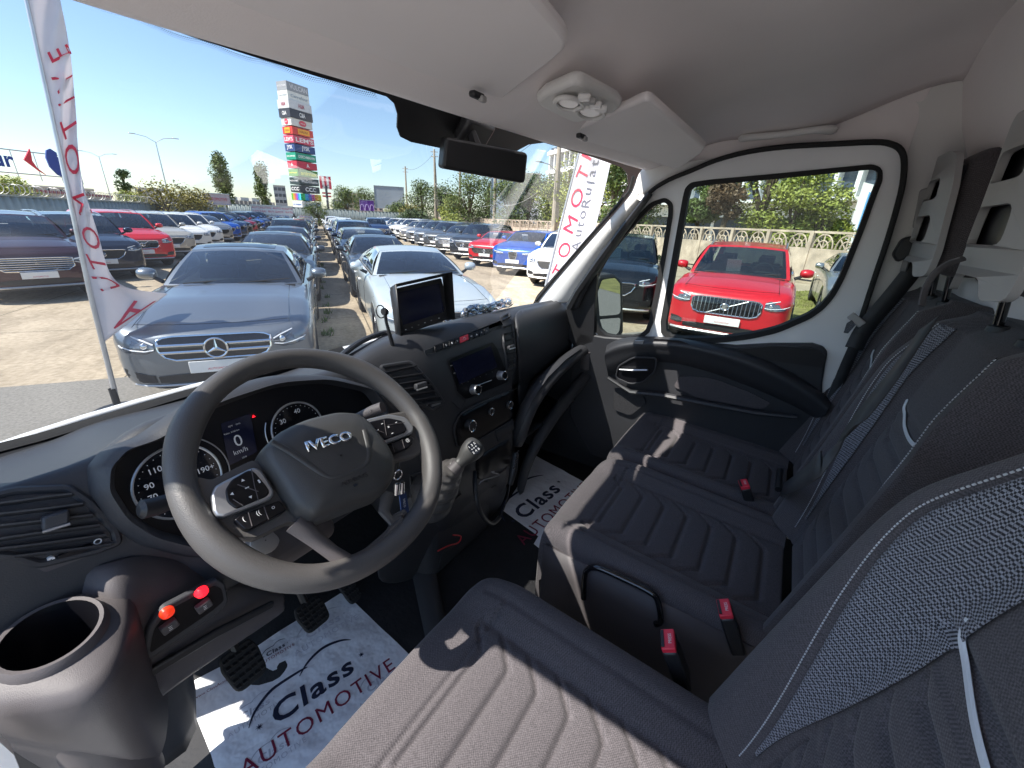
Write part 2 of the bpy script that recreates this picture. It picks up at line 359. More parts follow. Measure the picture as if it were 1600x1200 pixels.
    # wheels
    for yw in (wb0,wb1):
        for sx in (1,-1):
            T=MB(); M=frame((sx*(hw-.12),yw,rw),(0,1,0),(0,0,1))
            pr=[(rw*.66,-.11),(rw*.86,-.115),(rw*.97,-.09),(rw,-.05),(rw,.05),(rw*.97,.09),(rw*.86,.115),(rw*.66,.11),(rw*.6,.0),(rw*.66,-.11)]
            T.lathe(pr,M,24); t=T.build('wheel',RUB,root)
            rm=MB(); o=sx*.085
            rm.lathe([(rw*.66,o),(rw*.6,o*.8),(rw*.58,o*.2)],M,24)
            for k in range(10):
                a=2*PI*k/10; rm.tube([M@V((.03*math.cos(a),.03*math.sin(a),o*.9)),M@V((rw*.62*math.cos(a+.1),rw*.62*math.sin(a+.1),o*.85))],[.022,.018],5)
            rm.lathe([(.001,o),(.05,o)],M,12); rm.build('rim',ALU,t)
            wl=MB(); wl.lathe([(rw+.045,-.02-.22 if sx<0 else -.0),(rw+.045,.0 if sx<0 else .22)],frame((sx*(hw-.02)-sx*.0,yw,rw),(0,1,0),(0,0,1)),20,0,PI)
    un=MB(); un.box((0,L/2,sill+.16),(W*.8,L*.9,.2)); 
    for yw in (wb0,wb1): un.box((0,yw,.5),(W*.86,rw*2+.1,.3))
    un.build('underbody',BLACK,root)
    if suv:
        cl=MB()
        for sx in (1,-1):
            for yw in (wb0,wb1): cl.tube([V((sx*(hw-.005),yw+(rw+.07)*math.cos(a),rw+(rw+.07)*math.sin(a))) for a in [PI*i/12 for i in range(13)]],.03,6)
            cl.box((sx*(hw-.03),(wb0+wb1)/2,sill+.07),(.07,wb1-wb0-2*rw,.14))
        cl.tube([fp(x,sill+.02,.0)+V((0,.02,0)) for x in [-.88+1.76*i/16 for i in range(17)]],.05,8); cl.build('cladding',BLACK,root)
        if c.get('rails',1):
            for sx in (1,-1):
                q=MB(); q.tube([V((sx*(xr-.03),yr+.18+(yq-yr-.3)*i/8,hr(yr+.18+(yq-yr-.3)*i/8)+(.045 if 0<i<8 else .0))) for i in range(9)],.014,6); q.build('roof_rail',ALU,root)
    root['_b']=1
    return root
def ccopy(src,loc,rz,pm_):
    def rec(o,p):
        c=o.copy(); COL.objects.link(c); c.parent=p
        for ch in o.children: rec(ch,c)
        return c
    r=rec(src,None); r.location=loc; r.rotation_euler=(0,0,rz)
    return r
def paintit(root,m):
    for ch in root.children:
        if ch.name.split('.')[0] in('body','mirror'):
            if not ch.data.materials: ch.data.materials.append(m)
            ch.material_slots[0].link='OBJECT'; ch.material_slots[0].material=m
SED=dict(L=4.9,W=1.85,H=1.46,belt=[(0,.77),(.2,.83),(.9,.94),(1.6,.985),(3.0,1.0),(4.2,1.03),(4.9,.98)],yc=1.5,yr=2.35,yq=3.6,yb=4.35,zr=1.38,zq=1.37,xr=.57,rw=.33,w0=.88,w1=3.8,suv=0,
  roof_glass=1,grille='star',gcols=[(0,.50,.735),(.36,.50,.735),(.44,.53,.725),(.49,.60,.70)],lamp=[(.52,.60,.68),(.60,.57,.735),(.70,.575,.775),(.80,.60,.80),(.87,.64,.815),(.905,.68,.825),(.917,.73,.83)],zp=.42,intake=[(.0,.25,.35),(.4,.25,.34),(.55,.26,.33)],fog=[(.58,.26,.34),(.7,.26,.37),(.84,.3,.41)],zsk=.22,sheet=0)
SUVA=dict(L=4.45,W=1.87,H=1.71,belt=[(0,.95),(.2,1.02),(.7,1.09),(1.0,1.13),(2.6,1.14),(3.6,1.20),(4.45,1.14)],yc=.98,yr=1.68,yq=4.05,yb=4.34,zr=1.62,zq=1.63,xr=.665,rw=.375,w0=.86,w1=3.55,suv=1,sill=.26,
  grille='slats',gcols=[(0,.62,.88),(.38,.62,.88),(.47,.65,.87),(.51,.72,.84)],lamp=[(.55,.78,.88),(.63,.76,.915),(.72,.765,.94),(.81,.78,.955),(.88,.81,.965),(.91,.84,.97),(.922,.87,.97)],zp=.52,intake=[(.0,.34,.44),(.4,.34,.44),(.6,.36,.42)],fog=[(.62,.40,.47),(.7,.39,.50),(.82,.4,.51)],zsk=.30,bow=.18,n1=.55)
def var(b,**k): d=dict(b); d.update(k); return d
# ---------------- ground ----------------
def conc():
    m=bpy.data.materials.new('concrete_ground'); m.use_nodes=True; N=m.node_tree.nodes; Lk=m.node_tree.links; b=N['Principled BSDF']; b.inputs['Roughness'].default_value=.9
    tc=N.new('ShaderNodeTexCoord'); mp=N.new('ShaderNodeMapping'); mp.inputs['Rotation'].default_value=(0,0,R(33)); Lk.new(tc.outputs['Object'],mp.inputs[0])
    n=N.new('ShaderNodeTexNoise'); n.inputs['Scale'].default_value=.6; n.inputs['Detail'].default_value=8; n.inputs['Roughness'].default_value=.7
    n2=N.new('ShaderNodeTexNoise'); n2.inputs['Scale'].default_value=14; n2.inputs['Detail'].default_value=6
    br=N.new('ShaderNodeTexBrick'); br.inputs['Scale'].default_value=1; br.inputs['Mortar Size'].default_value=.012; br.inputs['Brick Width'].default_value=3; br.inputs['Row Height'].default_value=2.8; br.offset=0
    for q in(n,n2,br): Lk.new(mp.outputs[0],q.inputs['Vector'])
    r=N.new('ShaderNodeValToRGB'); r.color_ramp.elements[0].position=.3; r.color_ramp.elements[0].color=(.34,.275,.195,1); r.color_ramp.elements[1].position=.72; r.color_ramp.elements[1].color=(.54,.45,.33,1); Lk.new(n.outputs['Fac'],r.inputs[0])
    r2=N.new('ShaderNodeValToRGB'); r2.color_ramp.elements[0].position=.35; r2.color_ramp.elements[0].color=(.72,.7,.66,1); r2.color_ramp.elements[1].position=.6; r2.color_ramp.elements[1].color=(1,1,1,1); Lk.new(n2.outputs['Fac'],r2.inputs[0])
    mx=N.new('ShaderNodeMix'); mx.data_type='RGBA'; mx.blend_type='MULTIPLY'; mx.inputs[0].default_value=.8; Lk.new(r.outputs[0],mx.inputs[6]); Lk.new(r2.outputs[0],mx.inputs[7])
    n3=N.new('ShaderNodeTexNoise'); n3.inputs['Scale'].default_value=1.7; n3.inputs['Detail'].default_value=9; n3.inputs['Roughness'].default_value=.75; m3=N.new('ShaderNodeMapping'); m3.inputs['Scale'].default_value=(1,.28,1); Lk.new(mp.outputs[0],m3.inputs[0]); Lk.new(m3.outputs[0],n3.inputs['Vector'])
    r3=N.new('ShaderNodeValToRGB'); r3.color_ramp.elements[0].position=.40; r3.color_ramp.elements[0].color=(.55,.53,.5,1); r3.color_ramp.elements[1].position=.52; r3.color_ramp.elements[1].color=(1,1,1,1); Lk.new(n3.outputs['Fac'],r3.inputs[0])
    mz=N.new('ShaderNodeMix'); mz.data_type='RGBA'; mz.blend_type='MULTIPLY'; mz.inputs[0].default_value=.55; Lk.new(mx.outputs[2],mz.inputs[6]); Lk.new(r3.outputs[0],mz.inputs[7]); mx=mz
    mj=N.new('ShaderNodeMix'); mj.data_type='RGBA'; Lk.new(br.outputs['Fac'],mj.inputs[0]); Lk.new(mx.outputs[2],mj.inputs[6]); mj.inputs[7].default_value=(.12,.10,.07,1); Lk.new(mj.outputs[2],b.inputs['Base Color'])
    bp=N.new('ShaderNodeBump'); bp.inputs['Strength'].default_value=.4; bp.inputs['Distance'].default_value=.01; Lk.new(n2.outputs['Fac'],bp.inputs['Height']); Lk.new(bp.outputs[0],b.inputs['Normal'])
    return m
def strip(ss,ts,dz):
    return [[(lambda p:p+V((0,0,gz(p)+dz)))(sp(s,t)) for t in ts] for s in ss]
g=MB(); g.grid(strip([-1500,-60,-20,0,6,12,30,60,120,400,2500],[-2000,-80,-20,-5,0,3,3.4,3.8,4.2,4.6,5,5.5,9,20,60,400,2500],0))
tag(g.build('ground',conc()),None,None,kind='structure')
ASP=pm('asphalt',(.20,.187,.168),.9,bump=(60,.8,.004),var=(35,.22))
nt=ASP.node_tree
g=MB(); g.grid(strip([-60,-20,-5,0,3,5,6.08],[-60,-20,-5,0,3,3.4,3.8,4.2,4.6,5,5.5,9,20,40],.004)); tag(g.build('asphalt_road',ASP),None,None,kind='structure')
GRM=pm('grass_soil',(.20,.19,.06),.95,bump=(30,.6,.01),var=(2.5,.4))
g=MB(); g.grid(strip([-14,0,5,9.5],[7.9,10,14,19.3],.012)); tag(g.build('grass_verge',GRM),None,None,kind='structure')
GRN=pm('grass_blade',(.20,.23,.05),.8,var=(3,.4)); g=MB()
for i in range(15000):
    s,t=random.uniform(1,9.4),random.uniform(8,19.2)
    if noise.noise(V((s,t,0)))<-.25: continue
    p=sp(s,t); p.z=gz(p)+.01; a=random.uniform(0,2*PI); h=random.uniform(.03,.10); d=V((math.cos(a),math.sin(a),0)); k=V((random.uniform(-.04,.04),random.uniform(-.04,.04),h))
    g.add([p-d*.01,p+d*.01,p+k],[(0,1,2)])
tag(g.build('grass',GRN),None,'grass',kind='stuff')
WEED=pm('weed',(.10,.17,.03),.7,var=(8,.35)); g=MB()
for i in range(30):
    s=random.choice([7,8.2,9.5,10.6,12,13,16,19,24,30,5,-1]) +random.uniform(-1,1); t=random.uniform(-.14,.0) if s>6.3 else random.uniform(-6.5,-4); s=s if s>6.3 else random.uniform(9,13)
    if t<-1: continue
    for k in range(14):
        p=sp(s+random.uniform(-.1,.1),t+random.uniform(-.06,.06)); a=random.uniform(0,2*PI); d=V((math.cos(a),math.sin(a),0)); h=random.uniform(.03,.11)
        g.add([p-d*.015,p+d*.015,p+d.cross(V((0,0,1)))*random.uniform(-.07,.07)+V((0,0,h))],[(0,1,2)])
tag(g.build('weeds',WEED),None,'weeds',kind='stuff')
# ---------------- boundary walls ----------------
COR=pm('corrugated_grey',(.30,.34,.33),.55,.2,var=(1.5,.12))
def corr(p0,p1,h,name,lab,cat='fence',m=COR):
    d=(p1-p0); L=d.length; d.normalize(); n=V((-d.y,d.x,0)); b=MB(); k=int(L/.14); rows=[]
    for z in (0,h):
        rows.append([p0+d*(L*i/k)+n*(.03 if (i//2)%2 else -.03)+V((0,0,z)) for i in range(k+1)])
    b.grid(rows); r=empty(name,(0,0,0)); b.build('sheet',m,r,ang=10,sol=.004)
    c=MB(); c.box((p0+p1)/2+V((0,0,h+.02)),(L,.09,.05),Matrix.Rotation(math.atan2(d.y,d.x),3,'Z')); c.build('capping',m,r)
    return tag(r,lab,cat)
corr(sp(-8,-12),sp(78,-12),2.02,'corrugated_fence','grey corrugated sheet fence behind the row of parked SUVs on the left')
corr(sp(78,-12),sp(78,16),2.55,'corrugated_fence','pale corrugated fence closing the far end of the car lot')
RZ=pm('wire',(.3,.3,.3),.5,.8,var=(5,.1)); b=MB()
pts=[]
for i in range(1400):
    a=i*.42; pts.append(sp(22+i*.025,-12+.22*math.cos(a),2.3+.22*math.sin(a)))
b.tube(pts,.012,3,cap=False); tag(b.build('razor_wire',RZ),'coil of razor wire along the top of the grey corrugated fence','wire')
# lattice concrete wall
CW=pm('wall_concrete',(.50,.40,.315),.9,bump=(20,.5,.01),var=(2.2,.3))
wr=empty('concrete_wall',(0,0,0)); tag(wr,'tan precast concrete wall with pierced fan pattern along its top, right side of the lot','wall')
TW=19.5; Zw=.15; PW=2.0
base=MB(); posts=MB(); lat=MB()
for i in range(-8,40):
    s0=i*PW
    Rz=Matrix.Rotation(math.atan2(E_.y,E_.x),3,'Z')
    posts_=(MB()); posts_.box(sp(s0,TW,Zw+1.0),(.16,.18,2.0),Rz); posts_.build('post',CW,wr,bev=.01)
    base.box(sp(s0+PW/2,TW,Zw+.62),(PW-.16,.08,1.24),Rz)
    lat.box(sp(s0+PW/2,TW,Zw+1.96),(PW-.16,.09,.09),Rz); lat.box(sp(s0+PW/2,TW,Zw+1.27),(PW-.16,.09,.07),Rz)
    if i<24:
        for k in range(2):
            c=s0+PW*(.27+.46*k)
            for rr in (.40,.22):
                lat.tube([sp(c+rr*math.cos(a),TW,Zw+1.33+rr*1.35*math.sin(a)) for a in [PI*j/10 for j in range(11)]],.032,5)
            for a in (PI*.25,PI*.5,PI*.75): lat.tube([sp(c,TW,Zw+1.31),sp(c+.42*math.cos(a),TW,Zw+1.33+.55*math.sin(a))],.026,5)
    else: lat.box(sp(s0+PW/2,TW,Zw+1.6),(PW,.05,.6),Rz)
base.build('wall_panel',CW,wr); lat.build('lattice',CW,wr)
# ---------------- shopping sign tower ----------------
def cm(n,c,r=.5): return pm('sign_'+n,c,r,var=(2,.06))
tw=empty('sign_tower',pol(32.2,142,0)); tag(tw,'tall tower stacked with coloured shop name boxes beyond the end of the lot','sign tower')
fwd=V((math.sin(R(32.2)),math.cos(R(32.2)),0)); rgt=V((fwd.y,-fwd.x,0))
crn=pol(31.6,140,0); rd=(rgt*5.1+fwd*4.5); ld=(rgt*-2.4+fwd*2.9); rl,ll=rd.length,ld.length; rd.normalize(); ld.normalize()
rows=[('gray',(.28,.29,.31),'VULCAN',(.6,.6,.62)),('cream',(.62,.63,.60),'Carrefour',(.3,.35,.4)),('pale',(.55,.56,.58),'H&M',(.4,.15,.18)),('black',(.03,.035,.05),'C&A',(.8,.8,.8)),('offwhite',(.6,.6,.58),'oval',(.6,.04,.08)),
 ('red2',(.65,.04,.03),'yellow',(.9,.4,.02)),('red3',(.6,.05,.12),"LEM'S",(.85,.8,.8)),('navy',(.03,.07,.22),'JYSK',(.85,.87,.9)),('green',(.01,.32,.20),'DEICHMANN',(.8,.9,.85)),('red4',(.55,.03,.07),'A',(.85,.8,.8)),
 ('green2',(.08,.25,.05),'animax',(.7,.75,.05)),('black2',(.03,.05,.05),'McDonalds',(.75,.75,.75)),('black3',(.02,.025,.03),'CCC',(.9,.9,.9)),('rainbow',None,'',None),('white5',(.7,.72,.74),'LC WAIKIKI',(.03,.12,.4))]
zt_,zb_=33.2,2.7; hh=(zt_-zb_)/15
for i,(n,c,s,tc_) in enumerate(rows):
    z1=zt_-i*hh; z0=z1-hh*.86 if i>3 else z1-hh*.97; ex=.25 if i in(2,3) else 0
    o=crn+(-rd-ld)*ex; a=rl+2*ex; b_=ll+2*ex
    B=MB(); B.prism([o+V((0,0,z0)),o+rd*a+V((0,0,z0)),o+rd*a+ld*b_+V((0,0,z0)),o+ld*b_+V((0,0,z0))],(0,0,z1-z0))
    if c: m_=cm(n,c)
    else: m_=cm('rainbow_a',(.02,.35,.25))
    bx=B.build('sign_box',m_,tw); 
    Mr=frame(o+rd*a*.53+V((0,0,(z0+z1)/2))-ld*.05,rd,(0,0,1)); Ml=frame(o+ld*b_*.5+V((0,0,(z0+z1)/2))-rd*.05,-ld,(0,0,1))
    if not c:
        for k,cc in enumerate([(.02,.4,.1),(.02,.3,.6),(.1,.1,.5),(.5,.05,.3),(.7,.25,.02),(.75,.6,.05)]):
            q=MB(); q.prism([Mr@V((-a*.5+a*k/6,-hh*.42,0)),Mr@V((-a*.5+a*(k+1)/6,-hh*.42,0)),Mr@V((-a*.5+a*(k+1)/6,hh*.42,0)),Mr@V((-a*.5+a*k/6,hh*.42,0))],-ld*.02); q.build('colour_panel',cm('rb%d'%k,cc),bx)
            q=MB(); q.prism([Ml@V((-b_*.5+b_*k/6,-hh*.42,0)),Ml@V((-b_*.5+b_*(k+1)/6,-hh*.42,0)),Ml@V((-b_*.5+b_*(k+1)/6,hh*.42,0)),Ml@V((-b_*.5+b_*k/6,hh*.42,0))],-rd*.02); q.build('colour_panel',cm('rc%d'%k,tuple(reversed(cc))),bx)
        continue
    tm=cm('t_'+n,tc_)
    if s=='oval':
        for M_,w_ in((Mr,a),(Ml,b_)): q=MB(); q.lathe([(.001,.03),(1,.03),(1,0)],M_@Matrix.Diagonal((w_*.17,hh*.33,1,1)),24); q.build('oval_panel',tm,bx); txt('Noriel',M_@Matrix.Translation((0,0,.06)),hh*.2,cm('t_w',(.8,.8,.8)),bx,w=w_*.2)
    elif s=='yellow':
        for M_,w_ in((Mr,a),(Ml,b_)): q=MB(); q.box((0,0,.03),(w_*.55,hh*.62,.05)); q.v=[M_@v for v in q.v]; q.build('yellow_panel',tm,bx); txt('HALKA',M_@Matrix.Translation((0,0,.08)),hh*.3,cm('t_br',(.2,.02,.02)),bx,w=w_*.4)
    else:
        wd={'CCC':.55,'JYSK':.4,'C&A':.25,'A':.14,'H&M':.25,"LEM'S":.85}.get(s,.8)
        txt(s,Mr,hh*(.5 if len(s)<8 else .34),tm,bx,w=a*wd,bold=.02)
        txt(s,Ml,hh*(.42 if len(s)<6 else .2),tm,bx,w=b_*min(.85,wd*1.5),bold=.02)
cr=MB(); cr.box((crn+rd*rl/2+ld*ll/2+V((0,0,16))),(1.4,1.4,32),Matrix.Rotation(math.atan2(rd.y,rd.x),3,'Z'))
cr.build('core_column',cm('core',(.45,.46,.47)),tw)
for ch in list(tw.children): ch.matrix_parent_inverse=Matrix.Translation(-tw.location)
# restaurant pole sign
kp=pol(34.35,120,0); k=empty('pole_sign',kp); tag(k,'red and white restaurant sign on a dark pole right of the sign tower','sign')
def own(r): 
    for ch in r.children: ch.matrix_parent_inverse=Matrix.Translation(-r.location)
b=MB(); b.tube([kp,kp+V((0,0,8.0))],.28,8); b.build('pole',cm('dark',(.05,.05,.06)),k)
kd=V((math.sin(R(34.35)),math.cos(R(34.35)),0)); kr=V((kd.y,-kd.x,0))
for j in range(5):
    b=MB(); b.prism([kp+kr*(-1.3+.52*j)+V((0,0,7.4)),kp+kr*(-1.3+.52*(j+1))+V((0,0,7.4)),kp+kr*(-1.3+.52*(j+1))+V((0,0,10.2)),kp+kr*(-1.3+.52*j)+V((0,0,10.2))],kd*.5); b.build('sign_panel',cm('kr',(.6,.03,.06)) if j%2==0 else cm('kw',(.75,.75,.75)),k)
txt('KFC',frame(kp+V((0,0,8.0))-kd*.05,kr,(0,0,1)),.7,cm('kt',(.05,.05,.06)),k,w=1.6)
for z in (5.6,6.3): b=MB(); b.prism([kp+kr*-1+V((0,0,z)),kp+kr*1+V((0,0,z)),kp+kr*1+V((0,0,z+.35)),kp+kr*-1+V((0,0,z+.35))],kd*.3); b.build('sign_panel',cm('kr',(.6,.03,.06)),k)
own(k)
# ---------------- buildings ----------------
def block(name,lab,corners,z0,z1,m,cat='building'):
    r=empty(name,corners[0]); tag(r,lab,cat); b=MB(); b.prism([c+V((0,0,z0)) for c in corners],(0,0,z1-z0)); b.build('wall',m,r)
    return r
def wins(r,p0,d,n,z0,z1,fl,cols,w,m,depth=.06):
    """window panes proud of the facade p0..+d*n"""
    nrm=V((d.y,-d.x,0)); 
    for i in range(cols):
        for j in range(fl):
            zz=z0+(z1-z0)*(j+.3)/fl; q=MB(); c=p0+d*(n*(i+.5)/cols); h=(z1-z0)/fl*.5
            q.prism([c-d*w/2+nrm*depth+V((0,0,zz)),c+d*w/2+nrm*depth+V((0,0,zz)),c+d*w/2+nrm*depth+V((0,0,zz+h)),c-d*w/2+nrm*depth+V((0,0,zz+h))],-nrm*depth*1.5); q.build('window',m,r)
WIN=pm('window_dark',(.05,.06,.08),.15,var=(1,.3)); BEI=pm('store_beige',(.50,.45,.38),.8,var=(.3,.12)); MAR=pm('maroon',(.22,.03,.05),.6,var=(.5,.1))
st=block('supermarket','long low beige supermarket with a maroon roof band behind the left fence',[sp(52,-38),sp(185,-38),sp(185,-70),sp(52,-70)],0,4.5,BEI)
b=MB(); b.box(sp(118.5,-37.9,4.35),(133.4,.5,.75),Matrix.Rotation(math.atan2(E_.y,E_.x),3,'Z')); b.build('roof_band',MAR,st)
for s_,c_,w_ in ((92,(.05,.35,.10),9),(106,(.25,.35,.5),9),(72,(.6,.6,.58),8),(128,(.35,.3,.26),12)):
    b=MB(); b.box(sp(s_,-37.8,2.9),(w_,.3,1.6),Matrix.Rotation(math.atan2(E_.y,E_.x),3,'Z')); p_=b.build('poster_panel',cm('po%d'%s_,c_),st)
txt('eMAG',frame(sp(92,-37.4,2.9),E_,(0,0,1)),.9,WHITE,st,w=5)
# rooftop sign
rs=empty('roof_sign',pol(10.6,93,4.8)); tag(rs,'blue and red supermarket logo sign standing on the beige store roof','sign')
a1=pol(5.5,92,0); a2=pol(13.4,97,0); dd=(a2-a1).normalized()
for z in (5.2,8.1): b=MB(); b.tube([a1+V((0,0,z)),a2+V((0,0,z))],.08,5); b.build('rail',ALU,rs)
for i in range(7): p_=a1.lerp(a2,i/6); b=MB(); b.tube([p_+V((0,0,4.4)),p_+V((0,0,8.1))],.07,5); b.build('upright',ALU,rs)
BL=cm('blue',(.02,.05,.25)); RD=cm('logo_red',(.55,.03,.05))
off=-V((dd.y,-dd.x,0))*-.3
def shp(uv,m,c,k,nm='logo'):
    b=MB(); nrm=V((dd.y,-dd.x,0)); b.prism([c+dd*u*k+V((0,0,v*k))+nrm*.3 for u,v in uv],-nrm*.3); b.build(nm,m,rs)
cc=pol(11.15,93,6.9)
shp([(-1.0,0),(-.45,.85),(-.5,.3),(-.55,-.0),(-.4,-.5),(.0,-.95),(-.35,-.7)],RD,cc,1.75)
body=[(-.15,.3),(0.0,.8),(.25,.95),(.55,.72),(.5,.45),(.68,.35),(.78,.55),(.72,.8),(1.05,.45),(1.25,.1),(1.3,-.2),(1.15,-.75),(.98,-.5),(.85,-.15),(.65,-.3),(.7,-.65),(.5,-.95),(.2,-.8),(-.1,-.3)]
shp(body,BL,cc+dd*.9,1.9)
txt('Carrefour',frame(pol(6.75,91,6.8)+V((dd.y,-dd.x,0))*.35,dd,(0,0,1)),1.9,BL,rs,w=9.5,bold=.03,al='CENTER')
own(rs)
GRY=pm('shed_grey',(.20,.20,.21),.7,var=(.2,.15)); LGT=pm('pale_wall',(.55,.54,.5),.8,var=(.2,.08))
p0=pol(19,215,0); p1=pol(28.8,222,0); dd2=(p1-p0).normalized(); nn=V((dd2.y,-dd2.x,0))
sh=block('retail_hall','long grey retail hall with pale rooflights behind the yellow bushes',[p0,p1,p1-nn*40,p0-nn*40],0,5.2,GRY)
for i in range(9):
    b=MB(); c=p0.lerp(p1,(i+.5)/9)-nn*6; b.box(c+V((0,0,5.9)),(3.0,6,1.3),Matrix.Rotation(math.atan2(dd2.y,dd2.x),3,'Z')); b.build('rooflight',LGT,sh)
for i in range(24):
    b=MB(); c=p0.lerp(p1,(i+.5)/24)+nn*.2; b.box(c+V((0,0,3)),(.35,.4,4.4),Matrix.Rotation(math.atan2(dd2.y,dd2.x),3,'Z')); b.build('pilaster',LGT,sh)
own(sh)
far=[(2,14,330,8,'pale apartment blocks on the rise behind the supermarket sign',(.42,.38,.34)),(16.9,19.6,300,9.5,'grey apartment block behind the left lamp posts',(.36,.36,.36)),
 (28.9,30.1,260,13.5,'small grey tower block between the poplars and the sign tower',(.38,.39,.40)),(34.9,36.6,300,9.5,'blue grey block right of the restaurant sign',(.32,.38,.42)),(36.6,38.2,260,12.2,'cream stepped apartment block left of the blank billboard',(.55,.47,.38)),(38.3,40.6,300,10,'low pinkish block behind the purple hoarding',(.5,.38,.32)),
 (57.2,60.2,250,26.5,'tall grey apartment tower behind the mirror and trees',(.40,.40,.41)),(47.4,50.6,170,9.0,'white house block between the concrete poles',(.6,.58,.56))]
for a0_,a1_,d_,h_,lab_,c_ in far:
    p0=pol(a0_,d_); p1=pol(a1_,d_); dq=(p1-p0).normalized(); nn=V((dq.y,-dq.x,0)); w_=(p1-p0).length
    r=block('apartment_block',lab_,[p0,p1,p1-nn*18,p0-nn*18],0,h_,pm('blk%d'%int(a0_*10),c_,.85,var=(.15,.15)))
    wins(r,p0,dq,w_,h_*.15,h_,max(2,int(h_/3)),max(3,min(14,int(w_/3))),1.4,WIN)
    b=MB(); b.prism([p0+nn*.3+V((0,0,h_)),p1+nn*.3+V((0,0,h_)),p1-nn*18+V((0,0,h_)),p0-nn*18+V((0,0,h_))],(0,0,.5)); b.build('parapet',LGT,r); own(r)
# white office building on the right
ob=empty('office_building',sp(20,50)); tag(ob,'white office building with tall pillars and dark glass behind the right wall','building')
Rz=Matrix.Rotation(math.atan2(E_.y,E_.x),3,'Z')
GLB=pm('office_glass',(.05,.07,.10),.12,var=(.4,.35)); OW=pm('office_white',(.74,.74,.72),.6,var=(.3,.05))
b=MB(); b.box(sp(50,58,9),(90,14,18),Rz); b.build('glazing',GLB,ob)
b=MB(); b.box(sp(50,50.6,4.5),(90,1.6,1.5),Rz); b.build('sign_fascia',OW,ob)
b=MB(); b.box(sp(50,49.6,5.5),(90,3.4,.35),Rz); b.build('canopy',OW,ob)
for z in (9.1,12.9,16.8): b=MB(); b.box(sp(50,50.5,z),(90,1.1,.75),Rz); b.build('floor_band',OW,ob)
for i in range(41): 
    b=MB(); b.box(sp(6+i*2.2,50.6,11.6),(.42,.9,11.8),Rz); b.build('pillar',OW,ob)
for i in range(12): b=MB(); b.box(sp(8+i*7.5,51.2,1.9),(.5,.5,3.8),Rz); b.build('column',OW,ob)
txt('> KADJ',frame(sp(49,49.7,4.5),-E_,(0,0,1)),.95,INK,ob,w=6.5); own(ob)
tp=empty('totem_sign',pol(94.4,38)); tag(tp,'white and blue totem sign above the wall at the far right','sign')
td=V((math.sin(R(94.4)),math.cos(R(94.4)),0)); tr_=V((td.y,-td.x,0)); c=pol(95.7,38)
b=MB(); b.prism([c+tr_*-.9,c+tr_*.9,c+tr_*.9+V((0,0,4.9)),c+tr_*-.9+V((0,0,5.4))],td*.4); b.build('panel',OW,tp)
b=MB(); b.prism([c+tr_*-.45+V((0,0,.5))-td*.02,c+tr_*.8+V((0,0,.5))-td*.02,c+tr_*.8+V((0,0,4.5))-td*.02,c+tr_*-.45+V((0,0,4.8))-td*.02],-td*.03); b.build('blue_panel',cm('lb',(.12,.35,.65)),tp); own(tp)
# billboards
def board(name,lab,a0_,a1_,d_,z0,z1,m,legs=2):
    p0=pol(a0_,d_); p1=pol(a1_,d_); r=empty(name,(p0+p1)/2); dq=(p1-p0).normalized(); nn=V((dq.y,-dq.x,0)); tag(r,lab,'sign' if name!='hoarding' else 'hoarding')
    b=MB(); b.prism([p0+V((0,0,z0)),p1+V((0,0,z0)),p1+V((0,0,z1)),p0+V((0,0,z1))],-nn*.25); pn=b.build('board_panel',m,r)
    for i in range(legs):
        q=p0.lerp(p1,(i+.5)/legs)-nn*.35; b=MB(); b.tube([q,q+V((0,0,z1-.2))],.1,8); b.build('support_post',ALU,r)
    b=MB(); b.tube([p+nn*.04 for p in (p0+V((0,0,z0)),p1+V((0,0,z0)),p1+V((0,0,z1)),p0+V((0,0,z1)))],.06,5,closed=True); b.build('frame',ALU,r)
    own(r); return r,p0,p1,dq,nn
board('billboard','blank pale grey billboard on posts beyond the end fence',39.7,43.2,92,3.3,7.3,pm('board_grey',(.36,.40,.44),.6,var=(.4,.06)))
board('billboard','tall pale blue hoarding standing between two poles under the mirror',54.0,57.6,62,.8,8.5,pm('board_blue',(.42,.50,.58),.5,var=(.4,.06)),3)
r,p0,p1,dq,nn=board('hoarding','purple hoarding with white arches left of the blank billboard',37.9,39.6,85,1.9,4.4,cm('purple',(.16,.04,.30)))
for i in range(3):
    q=p0.lerp(p1,(i+.5)/3); b=MB(); b.tube([q+dq*(.35*math.cos(a))+nn*.05+V((0,0,2.2+1.5*math.sin(a)**.5)) for a in [PI*j/12 for j in range(13)]],.06,4); o=b.build('arch',cm('lilac',(.6,.45,.75)),r); o.matrix_parent_inverse=Matrix.Translation(-r.location)
r,p0,p1,dq,nn=board('banner','white dealer banner with red lettering on the end fence',26.4,30.6,60,1.15,2.45,PLATE,4)
for j,s in enumerate(('AUTOMOTIVE  AUTO RULATE','VANZARI  BUY BACK  RATE','www.ClassAutomotive.ro')):
    o=txt(s,frame((p0+p1)/2+nn*.04+V((0,0,2.2-.38*j)),dq,(0,0,1)),.22,RED if j<2 else GREYM,r,w=4.2); o.matrix_parent_inverse=Matrix.Translation(-r.location)
r,p0,p1,dq,nn=board('banner','small pink and white sign above the left fence beside a poplar',22.3,24.6,60,2.3,3.4,cm('pinkw',(.62,.5,.5)),2)
o=txt('AUTOMOTIVE',frame((p0+p1)/2+nn*.04+V((0,0,2.85)),dq,(0,0,1)),.3,RED,r,w=1.8); o.matrix_parent_inverse=Matrix.Translation(-r.location)
